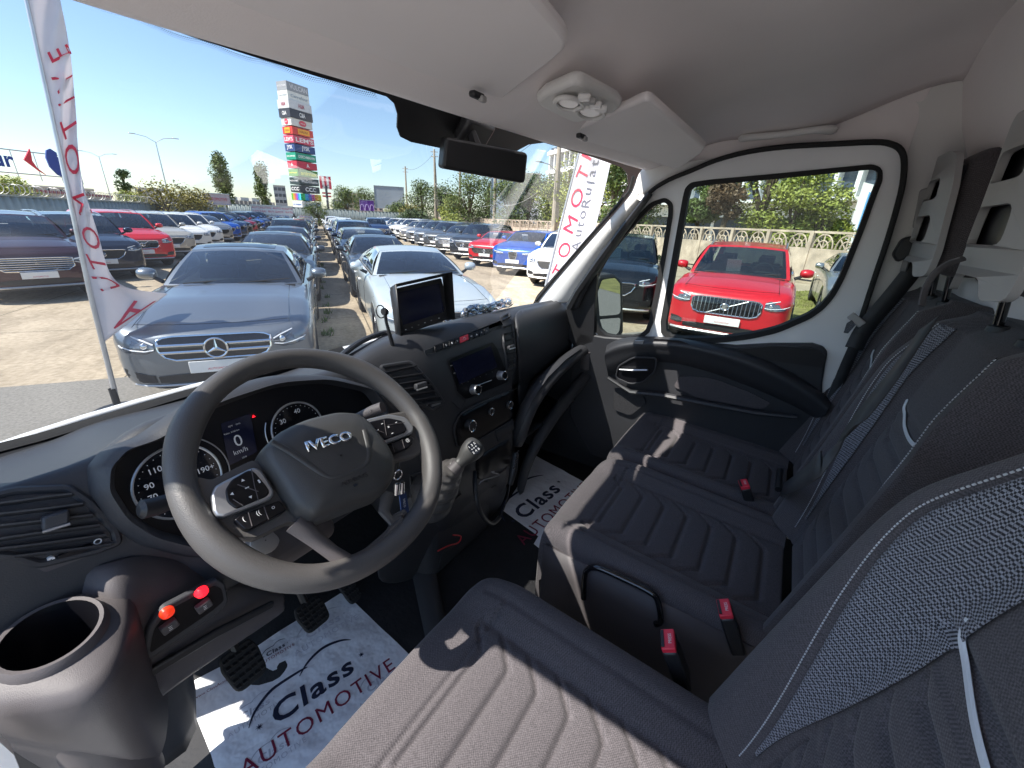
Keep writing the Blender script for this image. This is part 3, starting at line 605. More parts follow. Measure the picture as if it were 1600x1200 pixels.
# ---------------- poles, lamps, wires ----------------
WD=pm('pole_concrete',(.36,.31,.24),.85,var=(2,.2)); tops=[]
for a_,d_,h_,lab_ in ((43.5,104,12.2,'farthest concrete utility pole, right of the blank billboard'),(47.0,79,12.6,'double concrete utility pole left of the mirror'),(50.1,65,11.0,'concrete utility pole just under the left half of the mirror'),(54.5,53,9.0,'concrete utility pole in front of the pale blue hoarding'),(62.2,39,11,'big concrete utility pole with a lamp arm near the right flag')):
    p=pol(a_,d_); r=empty('utility_pole',p); tag(r,lab_,'pole','poles along the right wall')
    b=MB(); b.tube([V((0,0,0)),V((0,0,h_))],[.24,.15],8); b.build('shaft',WD,r)
    for z in (h_-.4,h_-1.1): b=MB(); b.box((0,0,z),(1.2,.1,.1),Matrix.Rotation(R(-60),3,'Z')); b.build('crossarm',WD,r)
    if d_ in(79,39):
        b=MB(); b.tube([V((.35,-.25,0)),V((.12,0,h_*.75 if d_==39 else h_-1))],[.17,.1],8); b.build('brace_pole',WD,r)
    if d_==39:
        b=MB(); b.tube([V((0,0,6.0)),V((-.8,.4,6.5)),V((-1.5,.75,6.6))],.035,6); q=b.build('lamp_arm',ALU,r); b=MB(); b.box((-1.75,.87,6.6),(.6,.2,.1),Matrix.Rotation(R(-27),3,'Z')); b.build('lamp_head',ALU,q,bev=.03)
    tops.append(p+V((0,0,h_-.5)))
WM=pm('cable',(.12,.12,.12),.6,var=(5,.1)); WM2=pm('cable_pale',(.4,.4,.38),.6,var=(5,.1))
for i in range(4):
    for j,(dz,m_,sg) in enumerate(((0,WM,1.0),(-4.6,WM2,1.1))):
        a,b2=tops[i]+V((0,0,dz)),tops[i+1]+V((0,0,dz)); q=MB(); q.tube([a.lerp(b2,u)-V((0,0,sg*4*u*(1-u))) for u in [k/14 for k in range(15)]],.025,4)
        tag(q.build('overhead_cable',m_),'%s cable sagging between the %s pair of utility poles'%('upper dark' if j==0 else 'lower pale',('farthest','second farthest','middle','nearest')[i]),'cable')
a=tops[4]; q=MB(); q.tube([a.lerp(pol(75,10,9),u)-V((0,0,4*u*(1-u))) for u in [k/14 for k in range(15)]],.02,4); tag(q.build('overhead_cable',WM),'dark cable running from the nearest utility pole towards the van roof','cable')
for a_,d_,h_,lab_ in ((19.4,88,11.4,'tall double headed street lamp above the yellow bushes'),(15,128,11.4,'more distant double headed street lamp left of the other one')):
    p=pol(a_,d_); r=empty('street_lamp',p,R(-a_)); tag(r,lab_,'street lamp','street lamps behind the left fence')
    b=MB(); b.tube([V((0,0,0)),V((0,0,h_-.7))],[.12,.07],8); b.build('pole',ALU,r)
    for s_ in (-1,1):
        b=MB(); b.tube([V((0,0,h_-.8)),V((s_*1.0,0,h_-.2)),V((s_*2.2,0,h_))],.05,5); q=b.build('arm',ALU,r); b=MB(); b.box((s_*2.5,0,h_),(.8,.28,.12)); b.build('lamp_head',ALU,q,bev=.04)
# ---------------- trees ----------------
BARK=pm('bark',(.10,.075,.05),.9,bump=(20,.6,.02),var=(4,.3))
def leafm(n,c,c2):
    m=pm('leaf_'+n,c,.6,var=(.9,.35),vcol=c2); b=m.node_tree.nodes['Principled BSDF']; b.inputs['Subsurface Weight'].default_value=0
    b.inputs['Transmission Weight'].default_value=0; return m
LF={'dark':leafm('dark',(.028,.055,.014),(.08,.13,.03)),'mid':leafm('mid',(.05,.095,.018),(.15,.20,.04)),'lime':leafm('lime',(.14,.19,.025),(.40,.43,.08)),'olive':leafm('olive',(.14,.13,.02),(.33,.28,.05)),'rust':leafm('rust',(.10,.07,.035),(.22,.14,.08))}
def tree(lab,p,h,w,kind,z0=.3,n=1500,leaf=.2,seed=0,name='tree',group=None,shape='round'):
    rnd=random.Random(seed); r=empty(name,p,rnd.uniform(0,6)); tag(r,lab,'tree' if name in('tree','poplar_tree') else 'bush',group)
    b=MB(); b.tube([V((0,0,0)),V((w*.03,0,h*.3)),V((0,w*.03,h*.62))],[h*.03+.03,h*.022+.02,h*.008+.01],8)
    cl=[]
    nc=max(7,int(9+w*1.6))
    for i in range(nc):
        u=rnd.random(); zz=h*(z0+(1-z0)*u)
        if shape=='round': rr=w/2*math.sin(PI*min(.97,max(.1,(.15+.85*u))))**.6
        elif shape=='poplar': rr=w/2*(1-abs(u-.4)**1.6*1.3)*.7
        else: rr=w/2
        a=rnd.uniform(0,2*PI); q=rr*math.sqrt(rnd.random())*.75
        c=V((q*math.cos(a),q*math.sin(a),min(zz,h-.12*w))); s_=w*(rnd.uniform(.16,.28) if shape!='poplar' else rnd.uniform(.24,.36))
        cl.append((c,s_)); b.tube([V((0,0,h*z0*.7+.4*(c.z-h*z0*.7))),c.lerp(V((0,0,c.z)),.4)-V((0,0,.1)),c],[h*.012+.01,h*.008+.008,.008],5)
    b.build('trunk',BARK,r)
    c_=MB(); per=n//nc
    for c,s_ in cl:
        for i in range(per):
            d=V((rnd.gauss(0,1),rnd.gauss(0,1),rnd.gauss(0,1))).normalized(); q=c+V((d.x*s_,d.y*s_,d.z*s_*(.85 if shape!='poplar' else 1.5)))*rnd.uniform(.55,1.08)
            if q.z<.05: continue
            x=V((rnd.gauss(0,1),rnd.gauss(0,1),rnd.gauss(0,.6))).normalized(); y=x.cross((d+V((rnd.gauss(0,.5),rnd.gauss(0,.5),rnd.gauss(0,.5)))).normalized()); k=leaf*rnd.uniform(.5,1.1)
            c_.add([q-x*k,q-y*k*.55,q+x*k,q+y*k*.55],[(0,1,2,3)])
    me=bpy.data.meshes.new('crown'); me.from_pydata([tuple(a) for a in c_.v],[],c_.f); o=bpy.data.objects.new('crown',me); COL.objects.link(o); me.materials.append(LF[kind]); o.parent=r
    return r
tree('tall dark poplar left of the sign tower, the bigger of the two',pol(24.2,118),12.4,4.6,'mid',.12,5000,.3,1,'poplar_tree','poplars by the sign tower','poplar')
tree('slightly shorter poplar nearest the sign tower',pol(28,122),11.0,4.0,'mid',.12,4500,.3,2,'poplar_tree','poplars by the sign tower','poplar')
tree('small dark tree by the grey apartment block, left of the street lamps',pol(16.2,150),9.5,4.5,'dark',.3,1800,.35,3)
for i,(a,d,h,w,k,lab) in enumerate([(8.3,40,3.6,3.6,'lime','yellow green bush behind the fence at the left edge'),(16.4,47,2.9,3.0,'lime','small yellow green bush behind the fence just right of the left flag'),(19.0,46,3.6,5,'olive','green bush behind the fence below the tall street lamp'),(21.6,48,3.3,5.2,'olive','mustard yellow bush behind the fence right of the tall street lamp'),(43.9,70,3.4,4,'olive','low yellowish bush under the blank billboard'),(33.2,74,4.0,4,'mid','bush behind the end fence under the restaurant sign')]):
    tree(lab,pol(a,d),h,w,k,.12,3400,.12,20+i,'bush','bushes behind the fences')
rt_=[(36.4,88,6.2,6,'mid'),(38.6,110,7.5,7,'mid'),(42.4,84,4.2,5,'mid'),(45.3,74,7.3,7,'mid'),(47.8,82,7,7,'dark'),(49.3,66,5,5,'lime'),(51.3,58,7.2,8,'mid'),(53.6,66,8,7,'mid'),(56.5,52,6.3,6,'mid'),(58.9,60,8,6,'dark'),(61.2,52,6.6,7,'mid'),(63.6,44,7.6,6,'lime'),(66.5,40,8.5,7,'lime'),(69.5,38,9,6,'mid'),(73,40,8,6,'mid'),(44.4,58,2.6,5,'dark'),(48.8,54,2.2,5,'lime')]
ords=['first','second','third','fourth','fifth','sixth','seventh','eighth','ninth','tenth','eleventh','twelfth','thirteenth','fourteenth','fifteenth']
rt_s=sorted(rt_)
TL=['green tree just right of the restaurant pole sign','green tree rising behind the purple hoarding','low green tree at the foot of the blank billboard','low dark hedge like tree right of the blank billboard','green tree between the farthest pole and the double pole','tall dark tree behind the double utility pole','low yellow green shrub tree right of the double utility pole','yellow green tree in front of the white house block','broad green tree under the left half of the mirror','tall green tree just left of the pale blue hoarding','green tree just right of the pale blue hoarding','dark green tree in front of the grey apartment tower','green tree just left of the biggest utility pole','yellow green tree just right of the biggest utility pole','big yellow green tree behind the right flag','large green tree at the upper corner of the right windscreen pillar','green tree seen through the small quarter window']
for i,(a,d,h,w,k) in enumerate(rt_s):
    tree(TL[i],pol(a,d),h,w,k,.15,5200,.17,40+i,'tree','trees beyond the right wall')
for i,(a,d,h,w,k,z,lab) in enumerate([(79.7,29,4.7,2.1,'mid',.55,'slim green tree left of the window opening above the red SUV'),(82.6,28,6.5,2.6,'rust',.45,'thin brownish tree above the red SUV'),(86.2,29,7.5,4.6,'lime',.28,'bright green tree over the wall, centre of the side window'),(89.3,27.5,5.0,3.4,'lime',.1,'light green tree over the wall, right of centre of the side window'),(91.9,27.5,4.2,3.4,'lime',.1,'round light green tree near the white totem sign')]):
    tree(lab,pol(a,d),h,w,k,z,5200,.12,70+i,'tree','trees behind the pierced wall')
# ---------------- the parked cars ----------------
PC={'bluegrey':paint('bluegrey',(.21,.235,.265),.7),'darkgrey':paint('darkgrey',(.055,.065,.08),.6),'black':paint('black',(.010,.011,.014),.2,.2),'navy':paint('navy',(.012,.022,.05),.5),'ice':paint('ice',(.62,.68,.69),.35),'white':paint('white',(.76,.76,.74),.0),
 'red':paint('red',(.62,.012,.022),.15),'darkred':paint('darkred',(.30,.015,.04),.4),'maroon':paint('maroon',(.045,.014,.026),.5),'beige':paint('beige',(.52,.49,.43),.35),'silver':paint('silver',(.42,.43,.44),.75),'grey':paint('grey',(.16,.17,.18),.65),'blue':paint('blue',(.012,.10,.50),.4),'midblue':paint('midblue',(.03,.07,.18),.5),'gold':paint('gold',(.30,.26,.20),.6)}
CN={'bluegrey':'silver blue','darkgrey':'dark grey','black':'black','navy':'navy','ice':'pale ice blue','white':'white','red':'bright red','darkred':'deep red','maroon':'dark aubergine','beige':'pale beige','silver':'silver','grey':'mid grey','blue':'vivid blue','midblue':'dark blue','gold':'bronze'}
protos={
 'star':SED,
 'coupe':var(SED,roof_glass=0,grille='mesh',L=4.7,W=1.86,H=1.40,zr=1.32,zq=1.31,yr=2.4,gcols=[(0,.5,.70),(.3,.5,.70),(.4,.54,.68)]),
 'sedan':var(SED,roof_glass=0,grille='hbars',L=4.75,gcols=[(0,.55,.72),(.34,.56,.72),(.45,.6,.71)],er=.05),
 'slats':SUVA,
 'diag':var(SUVA,grille='diag',gcols=[(0,.62,.85),(.36,.63,.85),(.42,.68,.84)]),
 'diamond':var(SUVA,grille='hbars',L=4.8,H=1.66,zr=1.56,zq=1.58,gcols=[(0,.58,.84),(.45,.60,.84),(.56,.68,.83)],lamp=[(.58,.74,.82),(.68,.70,.85),(.78,.71,.875),(.85,.76,.89),(.9,.80,.90)]),
 'mesh':var(SUVA,grille='mesh',gcols=[(0,.58,.82),(.3,.58,.82),(.42,.66,.82),(.48,.76,.81)]),
 'shield':var(SUVA,grille='shield',L=4.5,H=1.58,zr=1.50,zq=1.48,gcols=[(0,.42,.86),(.05,.48,.86),(.14,.66,.85),(.17,.80,.83)],lamp=[(.38,.78,.81),(.52,.77,.83),(.66,.78,.85),(.78,.80,.87),(.88,.83,.88)],rails=0),
 'hatch':var(SUVA,grille='black',L=4.2,H=1.52,zr=1.44,zq=1.42,gcols=[(0,.56,.78),(.5,.60,.80),(.62,.68,.80)],rails=0)}
PR={}
def getp(k):
    return PR.get(k)
KN={'star':'saloon','coupe':'coupe','sedan':'saloon','slats':'SUV','diag':'SUV','diamond':'SUV','mesh':'SUV','shield':'SUV','hatch':'crossover'}
def place(kind,col,front,az_head,lab,group,zoff=0):
    """front: nose position on the ground; az_head: compass-like heading of the nose (deg from +Y towards +X)"""
    nm={'star':'parked_saloon','sedan':'parked_saloon','coupe':'parked_coupe'}.get(kind,'parked_suv')
    if kind not in PR: r=car(protos[kind],nm); PR[kind]=r
    else: r=ccopy(PR[kind],(0,0,0),0,None); 
    # local -Y is the nose direction
    r.location=V((front.x,front.y,gz(front)+zoff)); r.rotation_euler=(0,0,R(180-az_head+(0 if lab[-1]!='e' else random.uniform(-1.5,1.5)))); r.scale=(1,1,1) if 'glossy' in lab or 'pointed' in lab else (random.uniform(.97,1.02),random.uniform(.96,1.03),random.uniform(.965,1.035))
    paintit(r,PC[col]); tag(r,lab,'car',group); return r
HA=33.04+180
def od(i): return ['nearest','second','third','fourth','fifth','sixth','seventh','eighth','ninth','tenth','eleventh','twelfth','thirteenth','fourteenth','fifteenth','sixteenth','seventeenth','eighteenth'][i]
g1='cars nose to tail left of the sandy aisle'; s=4.95
for i,(k,c,L) in enumerate([('star','bluegrey',4.9),('star','darkgrey',5.0),('sedan','navy',4.9),('mesh','darkgrey',4.5),('hatch','black',4.5),('sedan','black',4.9),('hatch','gold',4.6),('sedan','beige',4.9),('hatch','gold',4.6),('hatch','silver',4.6),('hatch','white',4.6),('hatch','white',4.6)]):
    place(k,c,sp(s,-1.10+(0 if i==0 else random.uniform(-.06,.06))),HA,'%s %s, %s back in the row left of the sandy aisle'%(CN[c],KN[k],od(i)) if i else 'silver blue saloon with a three pointed star grille right in front of the van',g1); s+=L+.12
g2='cars nose to tail right of the sandy aisle'; s=5.6
for i,(k,c,L) in enumerate([('coupe','ice',4.7),('sedan','darkgrey',4.9),('hatch','navy',4.5),('mesh','midblue',4.5),('sedan','bluegrey',4.9),('hatch','silver',4.5),('hatch','white',4.5),('hatch','white',4.5),('sedan','silver',4.9),('diamond','white',4.8),('diamond','silver',4.8)]):
    place(k,c,sp(s,1.52+(0 if i==0 else random.uniform(-.06,.06))),HA,'%s %s, %s back in the row right of the sandy aisle'%(CN[c],KN[k],od(i)) if i else 'pale ice blue coupe parked behind the dashboard monitor',g2); s+=L+.12
g3='SUVs parked at an angle along the left fence'
rowL=[('diamond','maroon'),('mesh','navy'),('diag','red'),('mesh','beige'),('mesh','white'),('mesh','white'),('hatch','silver'),('mesh','blue'),('hatch','midblue'),('mesh','black'),('hatch','darkred'),('mesh','black'),('hatch','blue'),('mesh','midblue'),('hatch','midblue'),('mesh','black'),('hatch','grey'),('mesh','white')]
s=11.6; 
for i,(k,c) in enumerate(rowL):
    lab={0:'dark aubergine SUV with chrome barred grille, partly hidden by the left flag',1:'dark navy SUV with a paper sheet in its windscreen, behind the left flag',2:'bright red SUV with diagonal bar grille beside the pale beige one',3:'pale beige SUV with a winged badge in the left row'}.get(i,'%s %s, %s in the angled left row'%(CN[c],KN[k],od(i)))
    place(k,c,sp(s,-5.25),HA-32,lab,g3); s+=2.95
g4='SUVs parked at an angle along the right side'
rowR=[('mesh','white'),('shield','blue'),('hatch','red'),('mesh','darkgrey'),('diamond','grey'),('mesh','grey'),('mesh','bluegrey'),('mesh','silver'),('diamond','beige'),('mesh','white'),('mesh','white'),('hatch','grey'),('mesh','white'),('hatch','bluegrey'),('mesh','silver'),('hatch','midblue'),('mesh','white'),('hatch','silver')]
s=11.3
for i,(k,c) in enumerate(rowR):
    lab={0:'white crossover half hidden by the right flag',1:'vivid blue SUV with a shield shaped grille',2:'bright red crossover beside the vivid blue SUV'}.get(i,'%s %s, %s in the angled right row'%(CN[c],KN[k],od(i)))
    place(k,c,sp(s,6.35),HA+47,lab,g4); s+=2.95
place('slats','red',V((6.68,.70,0)),269,'glossy red SUV with vertical slat grille seen through the passenger window',g4)
place('mesh','black',at(950,475,'z',.45)*1.0,256,'black SUV seen through the small front quarter window',g4)
place('sedan','silver',at(1283,478,'z',.45)+V((.3,-.92,0)),268,'silver car cut off by the rear edge of the passenger window',g4)
place('hatch','red',V((4.2,-6.6,0)),275,'bright red crossover parked behind the van, visible only in the wing mirror',g4)
place('mesh','darkgrey',V((4.0,-4.0,0)),272,'dark grey SUV parked beside the van, visible only in the wing mirror',g4)
place('hatch','white',V((4.6,-9.4,0)),275,'white crossover parked well behind the van, visible only in the wing mirror',g4)
g5='cars beyond the two centre rows'
for i,(k,c,s_,t_,lab) in enumerate([('diamond','midblue',38,4.6,'blue van shaped car behind the two centre rows'),('diamond','white',42,2.2,'white van shaped car behind the two centre rows'),('hatch','midblue',54,-3.6,'dark blue car crossing the far end of the left row')]):
    place(k,c,sp(s_,t_),HA,lab,g5)
# tiny pedestrian by the banner
def person(p,h,lab,rz):
    r=empty('person',p,rz); tag(r,lab,'person'); sk=[('hip',(0,0,.52),.085),('chest',(0,0,.74),.095),('neck',(0,0,.85),.035),('head',(0,0,.90),.05),('top',(0,0,.97),.045),
     ('ll',(.06,0,.48),.055),('lk',(.065,-.02,.27),.04),('la',(.065,.01,.04),.025),('lf',(.07,-.09,.02),.022),('rl',(-.06,0,.48),.055),('rk',(-.065,.02,.27),.04),('ra',(-.07,.05,.04),.025),('rf',(-.075,-.05,.02),.022),
     ('ls',(.12,0,.80),.035),('le',(.145,.02,.64),.028),('lh',(.14,-.05,.5),.02),('rs',(-.12,0,.80),.035),('re',(-.145,.02,.64),.028),('rh',(-.14,-.05,.5),.02)]
    ix={a:i for i,(a,_,_) in enumerate(sk)}; ed=[('hip','chest'),('chest','neck'),('neck','head'),('head','top'),('hip','ll'),('ll','lk'),('lk','la'),('la','lf'),('hip','rl'),('rl','rk'),('rk','ra'),('ra','rf'),('chest','ls'),('ls','le'),('le','lh'),('chest','rs'),('rs','re'),('re','rh')]
    me=bpy.data.meshes.new('body'); me.from_pydata([tuple(x*h for x in c) for _,c,_ in sk],[(ix[a],ix[b]) for a,b in ed],[]); o=bpy.data.objects.new('body',me); COL.objects.link(o); o.parent=r
    md=o.modifiers.new('k','SKIN'); me.skin_vertices[0].data[0].use_root=True
    for i,(_,_,q) in enumerate(sk): me.skin_vertices[0].data[i].radius=(q*h,q*h)
    q=o.modifiers.new('u','SUBSURF'); q.levels=1; q.render_levels=1; me.materials.append(pm('dark_clothes',(.03,.03,.035),.9,var=(5,.3)))
    hd=MB(); hd.ball((0,-.006*h,.935*h),.052*h,10,(.85,1,1.15)); hd.build('head',pm('skin',(.42,.25,.18),.6,var=(20,.1)),o)
    hr_=MB(); hr_.ball((0,.012*h,.95*h),.054*h,10,(.9,1,1.05)); hr_.build('hair',BLACK,o)
person(pol(30.6,50.5),1.78,'person in dark clothes standing at the end of the left row of cars',R(140))
# ---------------- feather flags ----------------
CLOTH=pm('flag_cloth',(.80,.77,.79),.85,bump=(6,.5,.02),var=(4,.04)); b_=CLOTH.node_tree.nodes['Principled BSDF']
tr=CLOTH.node_tree.nodes.new('ShaderNodeBsdfTranslucent'); tr.inputs[0].default_value=(.8,.77,.79,1); ms=CLOTH.node_tree.nodes.new('ShaderNodeMixShader'); ms.inputs[0].default_value=.35
out=[n for n in CLOTH.node_tree.nodes if n.type=='OUTPUT_MATERIAL'][0]; CLOTH.node_tree.links.new(b_.outputs[0],ms.inputs[1]); CLOTH.node_tree.links.new(tr.outputs[0],ms.inputs[2]); CLOTH.node_tree.links.new(ms.outputs[0],out.inputs[0])
def pl(pts,u):
    u=max(0,min(1,u))*(len(pts)-1); i=min(int(u),len(pts)-2); f=u-i
    p0,p1,p2,p3=[V(pts[max(0,min(len(pts)-1,k))]) for k in (i-1,i,i+1,i+2)]
    return .5*((2*p1)+(p2-p0)*f+(2*p0-5*p1+4*p2-p3)*f*f+(3*p1-p0-3*p2+p3)*f**3)
def flag(lab,base,dirn,left,right,plane,rip,pole,letters):
    r=empty('feather_flag',base); tag(r,lab,'flag','dealer flags in front of the van')
    ps=[plane(x,y) for x,y in pole]; b=MB(); b.tube(ps,[.022,.020,.016,.012][:len(ps)] if len(ps)<=4 else .02,10); b.build('pole',pm('flag_pole',(.55,.55,.56),.3,.6,var=(9,.08)),r)
    bs=MB(); bs.lathe([(.001,.03),(.2,.03),(.22,0)],Matrix.Translation(ps[0]),20); bs.lathe([(.03,.25),(.03,.0)],Matrix.Translation(ps[0]),12); bs.build('base_plate',BLACK,r)
    def S(u,v):
        a=pl(left,v); c=pl(right,v); q=a.lerp(c,u); p=plane(q.x,q.y); w=(CAM-p).normalized()
        return p+w*rip(u,v)
    b=MB(); nu,nv=26,90; b.grid([[S(i/nu,j/nv) for i in range(nu+1)] for j in range(nv+1)]); c=b.build('banner_cloth',CLOTH,r,ang=180,sol=.003)
    for s,u,v,hu,hv,rot,m,off in letters:
        o=txt(s,Matrix.Identity(4),1,m,c,bold=0,fn=(lambda x,y,u=u,v=v,hu=hu,hv=hv,rot=rot: (lambda X,Y:(lambda p:p+(CAM-p).normalized()*off)(S(u+X*hu,v-Y*hv)))(x*math.cos(rot)-y*math.sin(rot),x*math.sin(rot)+y*math.cos(rot))))
    for ch in r.children: ch.matrix_parent_inverse=Matrix.Translation(-r.location)
    return r
fb=at(187,643,'z',0); ydir=fb.y
pA=lambda x,y: at(x,y,'y',fb.y+.0)
fl=[(28,-60),(42,0),(62,90),(82,180),(100,270),(118,350),(135,430),(158,538)]
frr=[(75,-60),(96,18),(110,90),(122,200),(126,300),(158,385),(190,450),(225,500)]
frr=[(80,-60),(96,10),(109,80),(118,170),(126,270),(150,355),(182,440),(262,459)]
L1=[]
for k,(s_,x,y) in enumerate([('E',100,75),('V',104,118),('I',108,155),('T',110,200),('O',112,250),('M',124,322),('O',146,380),('T',160,420),('U',172,452),('A',192,486)]):
    pass
def vat(y): # v for a pixel height along the left edge
    best=min(range(201),key=lambda i:abs(pl(fl,i/200).lerp(pl(frr,i/200),.6).y-y)); return best/200
for s_,u,y,hu,hv in [('E',.66,85,.75,.055),('V',.66,128,.75,.055),('I',.66,160,.75,.04),('T',.66,200,.75,.055),('O',.62,250,.8,.07),('M',.62,318,.8,.06),('O',.6,370,.8,.055),('T',.6,410,.8,.05),('U',.58,443,.75,.045),('A',.5,484,.6,.055)]:
    L1.append((s_,u,vat(y),hu,hv,PI/2+.25,RED,.016))
flag('white dealer flag with red lettering blowing on its pole, left of the silver blue saloon',fb,None,fl,frr,pA,lambda u,v:.05*math.sin(u*5+v*16)*u+.025*math.sin(v*40+u*9)*u+.12*u*max(0,v-.8)*5*math.sin(u*6),[(187,643),(140,455),(95,245),(28,-60)],L1)
fb2=pol(62.6,6.2,.0); fb2.z=gz(fb2)
pB=lambda x,y: at(x,y,'x',fb2.x)
def px2(p):
    d=p-CAM; c=V((rt.dot(V((1,0,0)))*0,0,0)); x=rt*d.x+fw*d.y-dn*d.z; return (x.x/x.z*F+800,x.y/x.z*F+600)
bx,by=px2(fb2)
fl2=[(925,160),(905,240),(893,290),(880,345),(868,392),(858,430),(848,480)]; fr2=[(972,160),(957,240),(944,300),(932,350),(922,400),(914,440),(906,490)]
def vat2(y): return min(range(201),key=lambda i:abs(pl(fl2,i/200).lerp(pl(fr2,i/200),.4).y-y))/200
L2=[(s_,.24,vat2(y),.34,.088,PI/2-.25,RED,.008) for s_,y in [('V',218),('I',245),('T',272),('O',310),('M',352),('O',392),('T',425)]]+[(s_,.54,vat2(y),.25,.062,PI/2,GREYM,.008) for s_,y in [('e',240),('t',255),('a',270),('l',284),('u',297),('R',315),('o',334),('t',350),('u',364),('A',384)]]
flag('white dealer flag with red and grey lettering seen beside the right windscreen pillar',fb2,None,fl2,fr2,pB,lambda u,v:.03*math.sin(u*4+v*7)*u,[(bx,by),(853,445),(880,335),(925,160)],L2)
# ================= the van we sit in =================
from mathutils.bvhtree import BVHTree
from mathutils.geometry import tessellate_polygon
VAN=empty('van',(0,0,0)); tag(VAN,'white delivery van cab seen from its driver side, dark dashboard and three black fabric seats','van')
DP=pm('dash_plastic',(.036,.037,.042),.5,spec=.45,bump=(520,.55,.0006),var=(3,.12)); DPL=pm('dash_plastic_low',(.082,.074,.077),.55,spec=.4,bump=(800,.6,.0006),var=(3,.1))
PG=pm('piano_black',(.006,.006,.008),.3,spec=.3,var=(6,.3)); WHL=pm('wheel_leather',(.074,.070,.069),.45,spec=.5,bump=(750,.7,.0007),var=(4,.1)); HUB=pm('hub_plastic',(.048,.047,.046),.45,spec=.5,bump=(800,.6,.0006),var=(6,.1))
SILV=pm('satin_silver',(.42,.43,.45),.35,.75,var=(20,.05)); HL=pm('headliner',(.86,.80,.79),.95,bump=(380,.5,.0008),var=(2.2,.05)); TRIM=pm('pillar_trim',(.74,.72,.70),.6,bump=(300,.3,.0005),var=(3,.04)); VW=pm('van_white',(.84,.84,.84),.35,coat=.3,var=(2,.03))
LEA=pm('boot_leather',(.075,.070,.068),.42,bump=(60,.7,.004),var=(14,.25)); FLR=pm('floor_rubber',(.012,.012,.014),.8,bump=(70,.6,.004),var=(9,.4)); PAP=pm('mat_paper',(.80,.81,.85),.75,bump=(14,1.0,.012),var=(5,.08))
PINK=pm('buckle_red',(.75,.03,.06),.4,var=(9,.1)); REDL=pm('switch_red',(.8,.01,.02),.2,emit=1.2); ICO=pm('icon_white',(.75,.75,.75),.5,var=(9,.02)); SCR=pm('screen',(.012,.014,.035),.12,var=(2,.2)); VIS=pm('visor_vinyl',(.84,.79,.785),.75,bump=(200,.3,.0005),var=(3,.04))
BELT=pm('belt_web',(.030,.032,.036),.6,bump=(500,.5,.0006),var=(20,.2)); LGP=pm('light_grey_plastic',(.36,.35,.345),.5,bump=(300,.3,.0005),var=(4,.05))
def fabric(name,c1,c2,sc,rough=.9):
    m=bpy.data.materials.new(name); m.use_nodes=True; N=m.node_tree.nodes; Lk=m.node_tree.links; b=N['Principled BSDF']; b.inputs['Roughness'].default_value=rough; b.inputs['Specular IOR Level'].default_value=.2; b.inputs['Sheen Weight'].default_value=.12; b.inputs['Sheen Roughness'].default_value=.5
    tc=N.new('ShaderNodeTexCoord'); ck=N.new('ShaderNodeTexChecker'); ck.inputs['Scale'].default_value=sc; ck.inputs['Color1'].default_value=(*c1,1); ck.inputs['Color2'].default_value=(*c2,1)
    n=N.new('ShaderNodeTexNoise'); n.inputs['Scale'].default_value=sc*.9; n2=N.new('ShaderNodeTexNoise'); n2.inputs['Scale'].default_value=5
    mx=N.new('ShaderNodeMix'); mx.data_type='RGBA'; mx.blend_type='MULTIPLY'; mx.inputs[0].default_value=.55; r=N.new('ShaderNodeMapRange'); r.inputs[1].default_value=.25; r.inputs[2].default_value=.75; r.inputs[3].default_value=.4; r.inputs[4].default_value=1.5
    Lk.new(tc.outputs['Object'],ck.inputs[0]); Lk.new(tc.outputs['Object'],n.inputs['Vector']); Lk.new(ck.outputs[0],mx.inputs[6]); Lk.new(n.outputs['Fac'],r.inputs[0]); Lk.new(r.outputs[0],mx.inputs[7]); Lk.new(mx.outputs[2],b.inputs['Base Color'])
    bp=N.new('ShaderNodeBump'); bp.inputs['Strength'].default_value=.5; bp.inputs['Distance'].default_value=.0008; Lk.new(n.outputs['Fac'],bp.inputs['Height']); Lk.new(bp.outputs[0],b.inputs['Normal']); return m
FAB=fabric('seat_fabric',(.064,.058,.062),(.105,.094,.100),480); MESH=fabric('seat_mesh',(.025,.025,.03),(.26,.26,.29),400)
def crom(P,n):
    out=[]
    for i in range(len(P)-1):
        p0,p1,p2,p3=[V(P[max(0,min(len(P)-1,k))]) for k in (i-1,i,i+1,i+2)]
        for j in range(n):
            f=j/n; out.append(.5*((2*p1)+(p2-p0)*f+(2*p0-5*p1+4*p2-p3)*f*f+(3*p1-p0-3*p2+p3)*f**3))
    out.append(V(P[-1])); return out
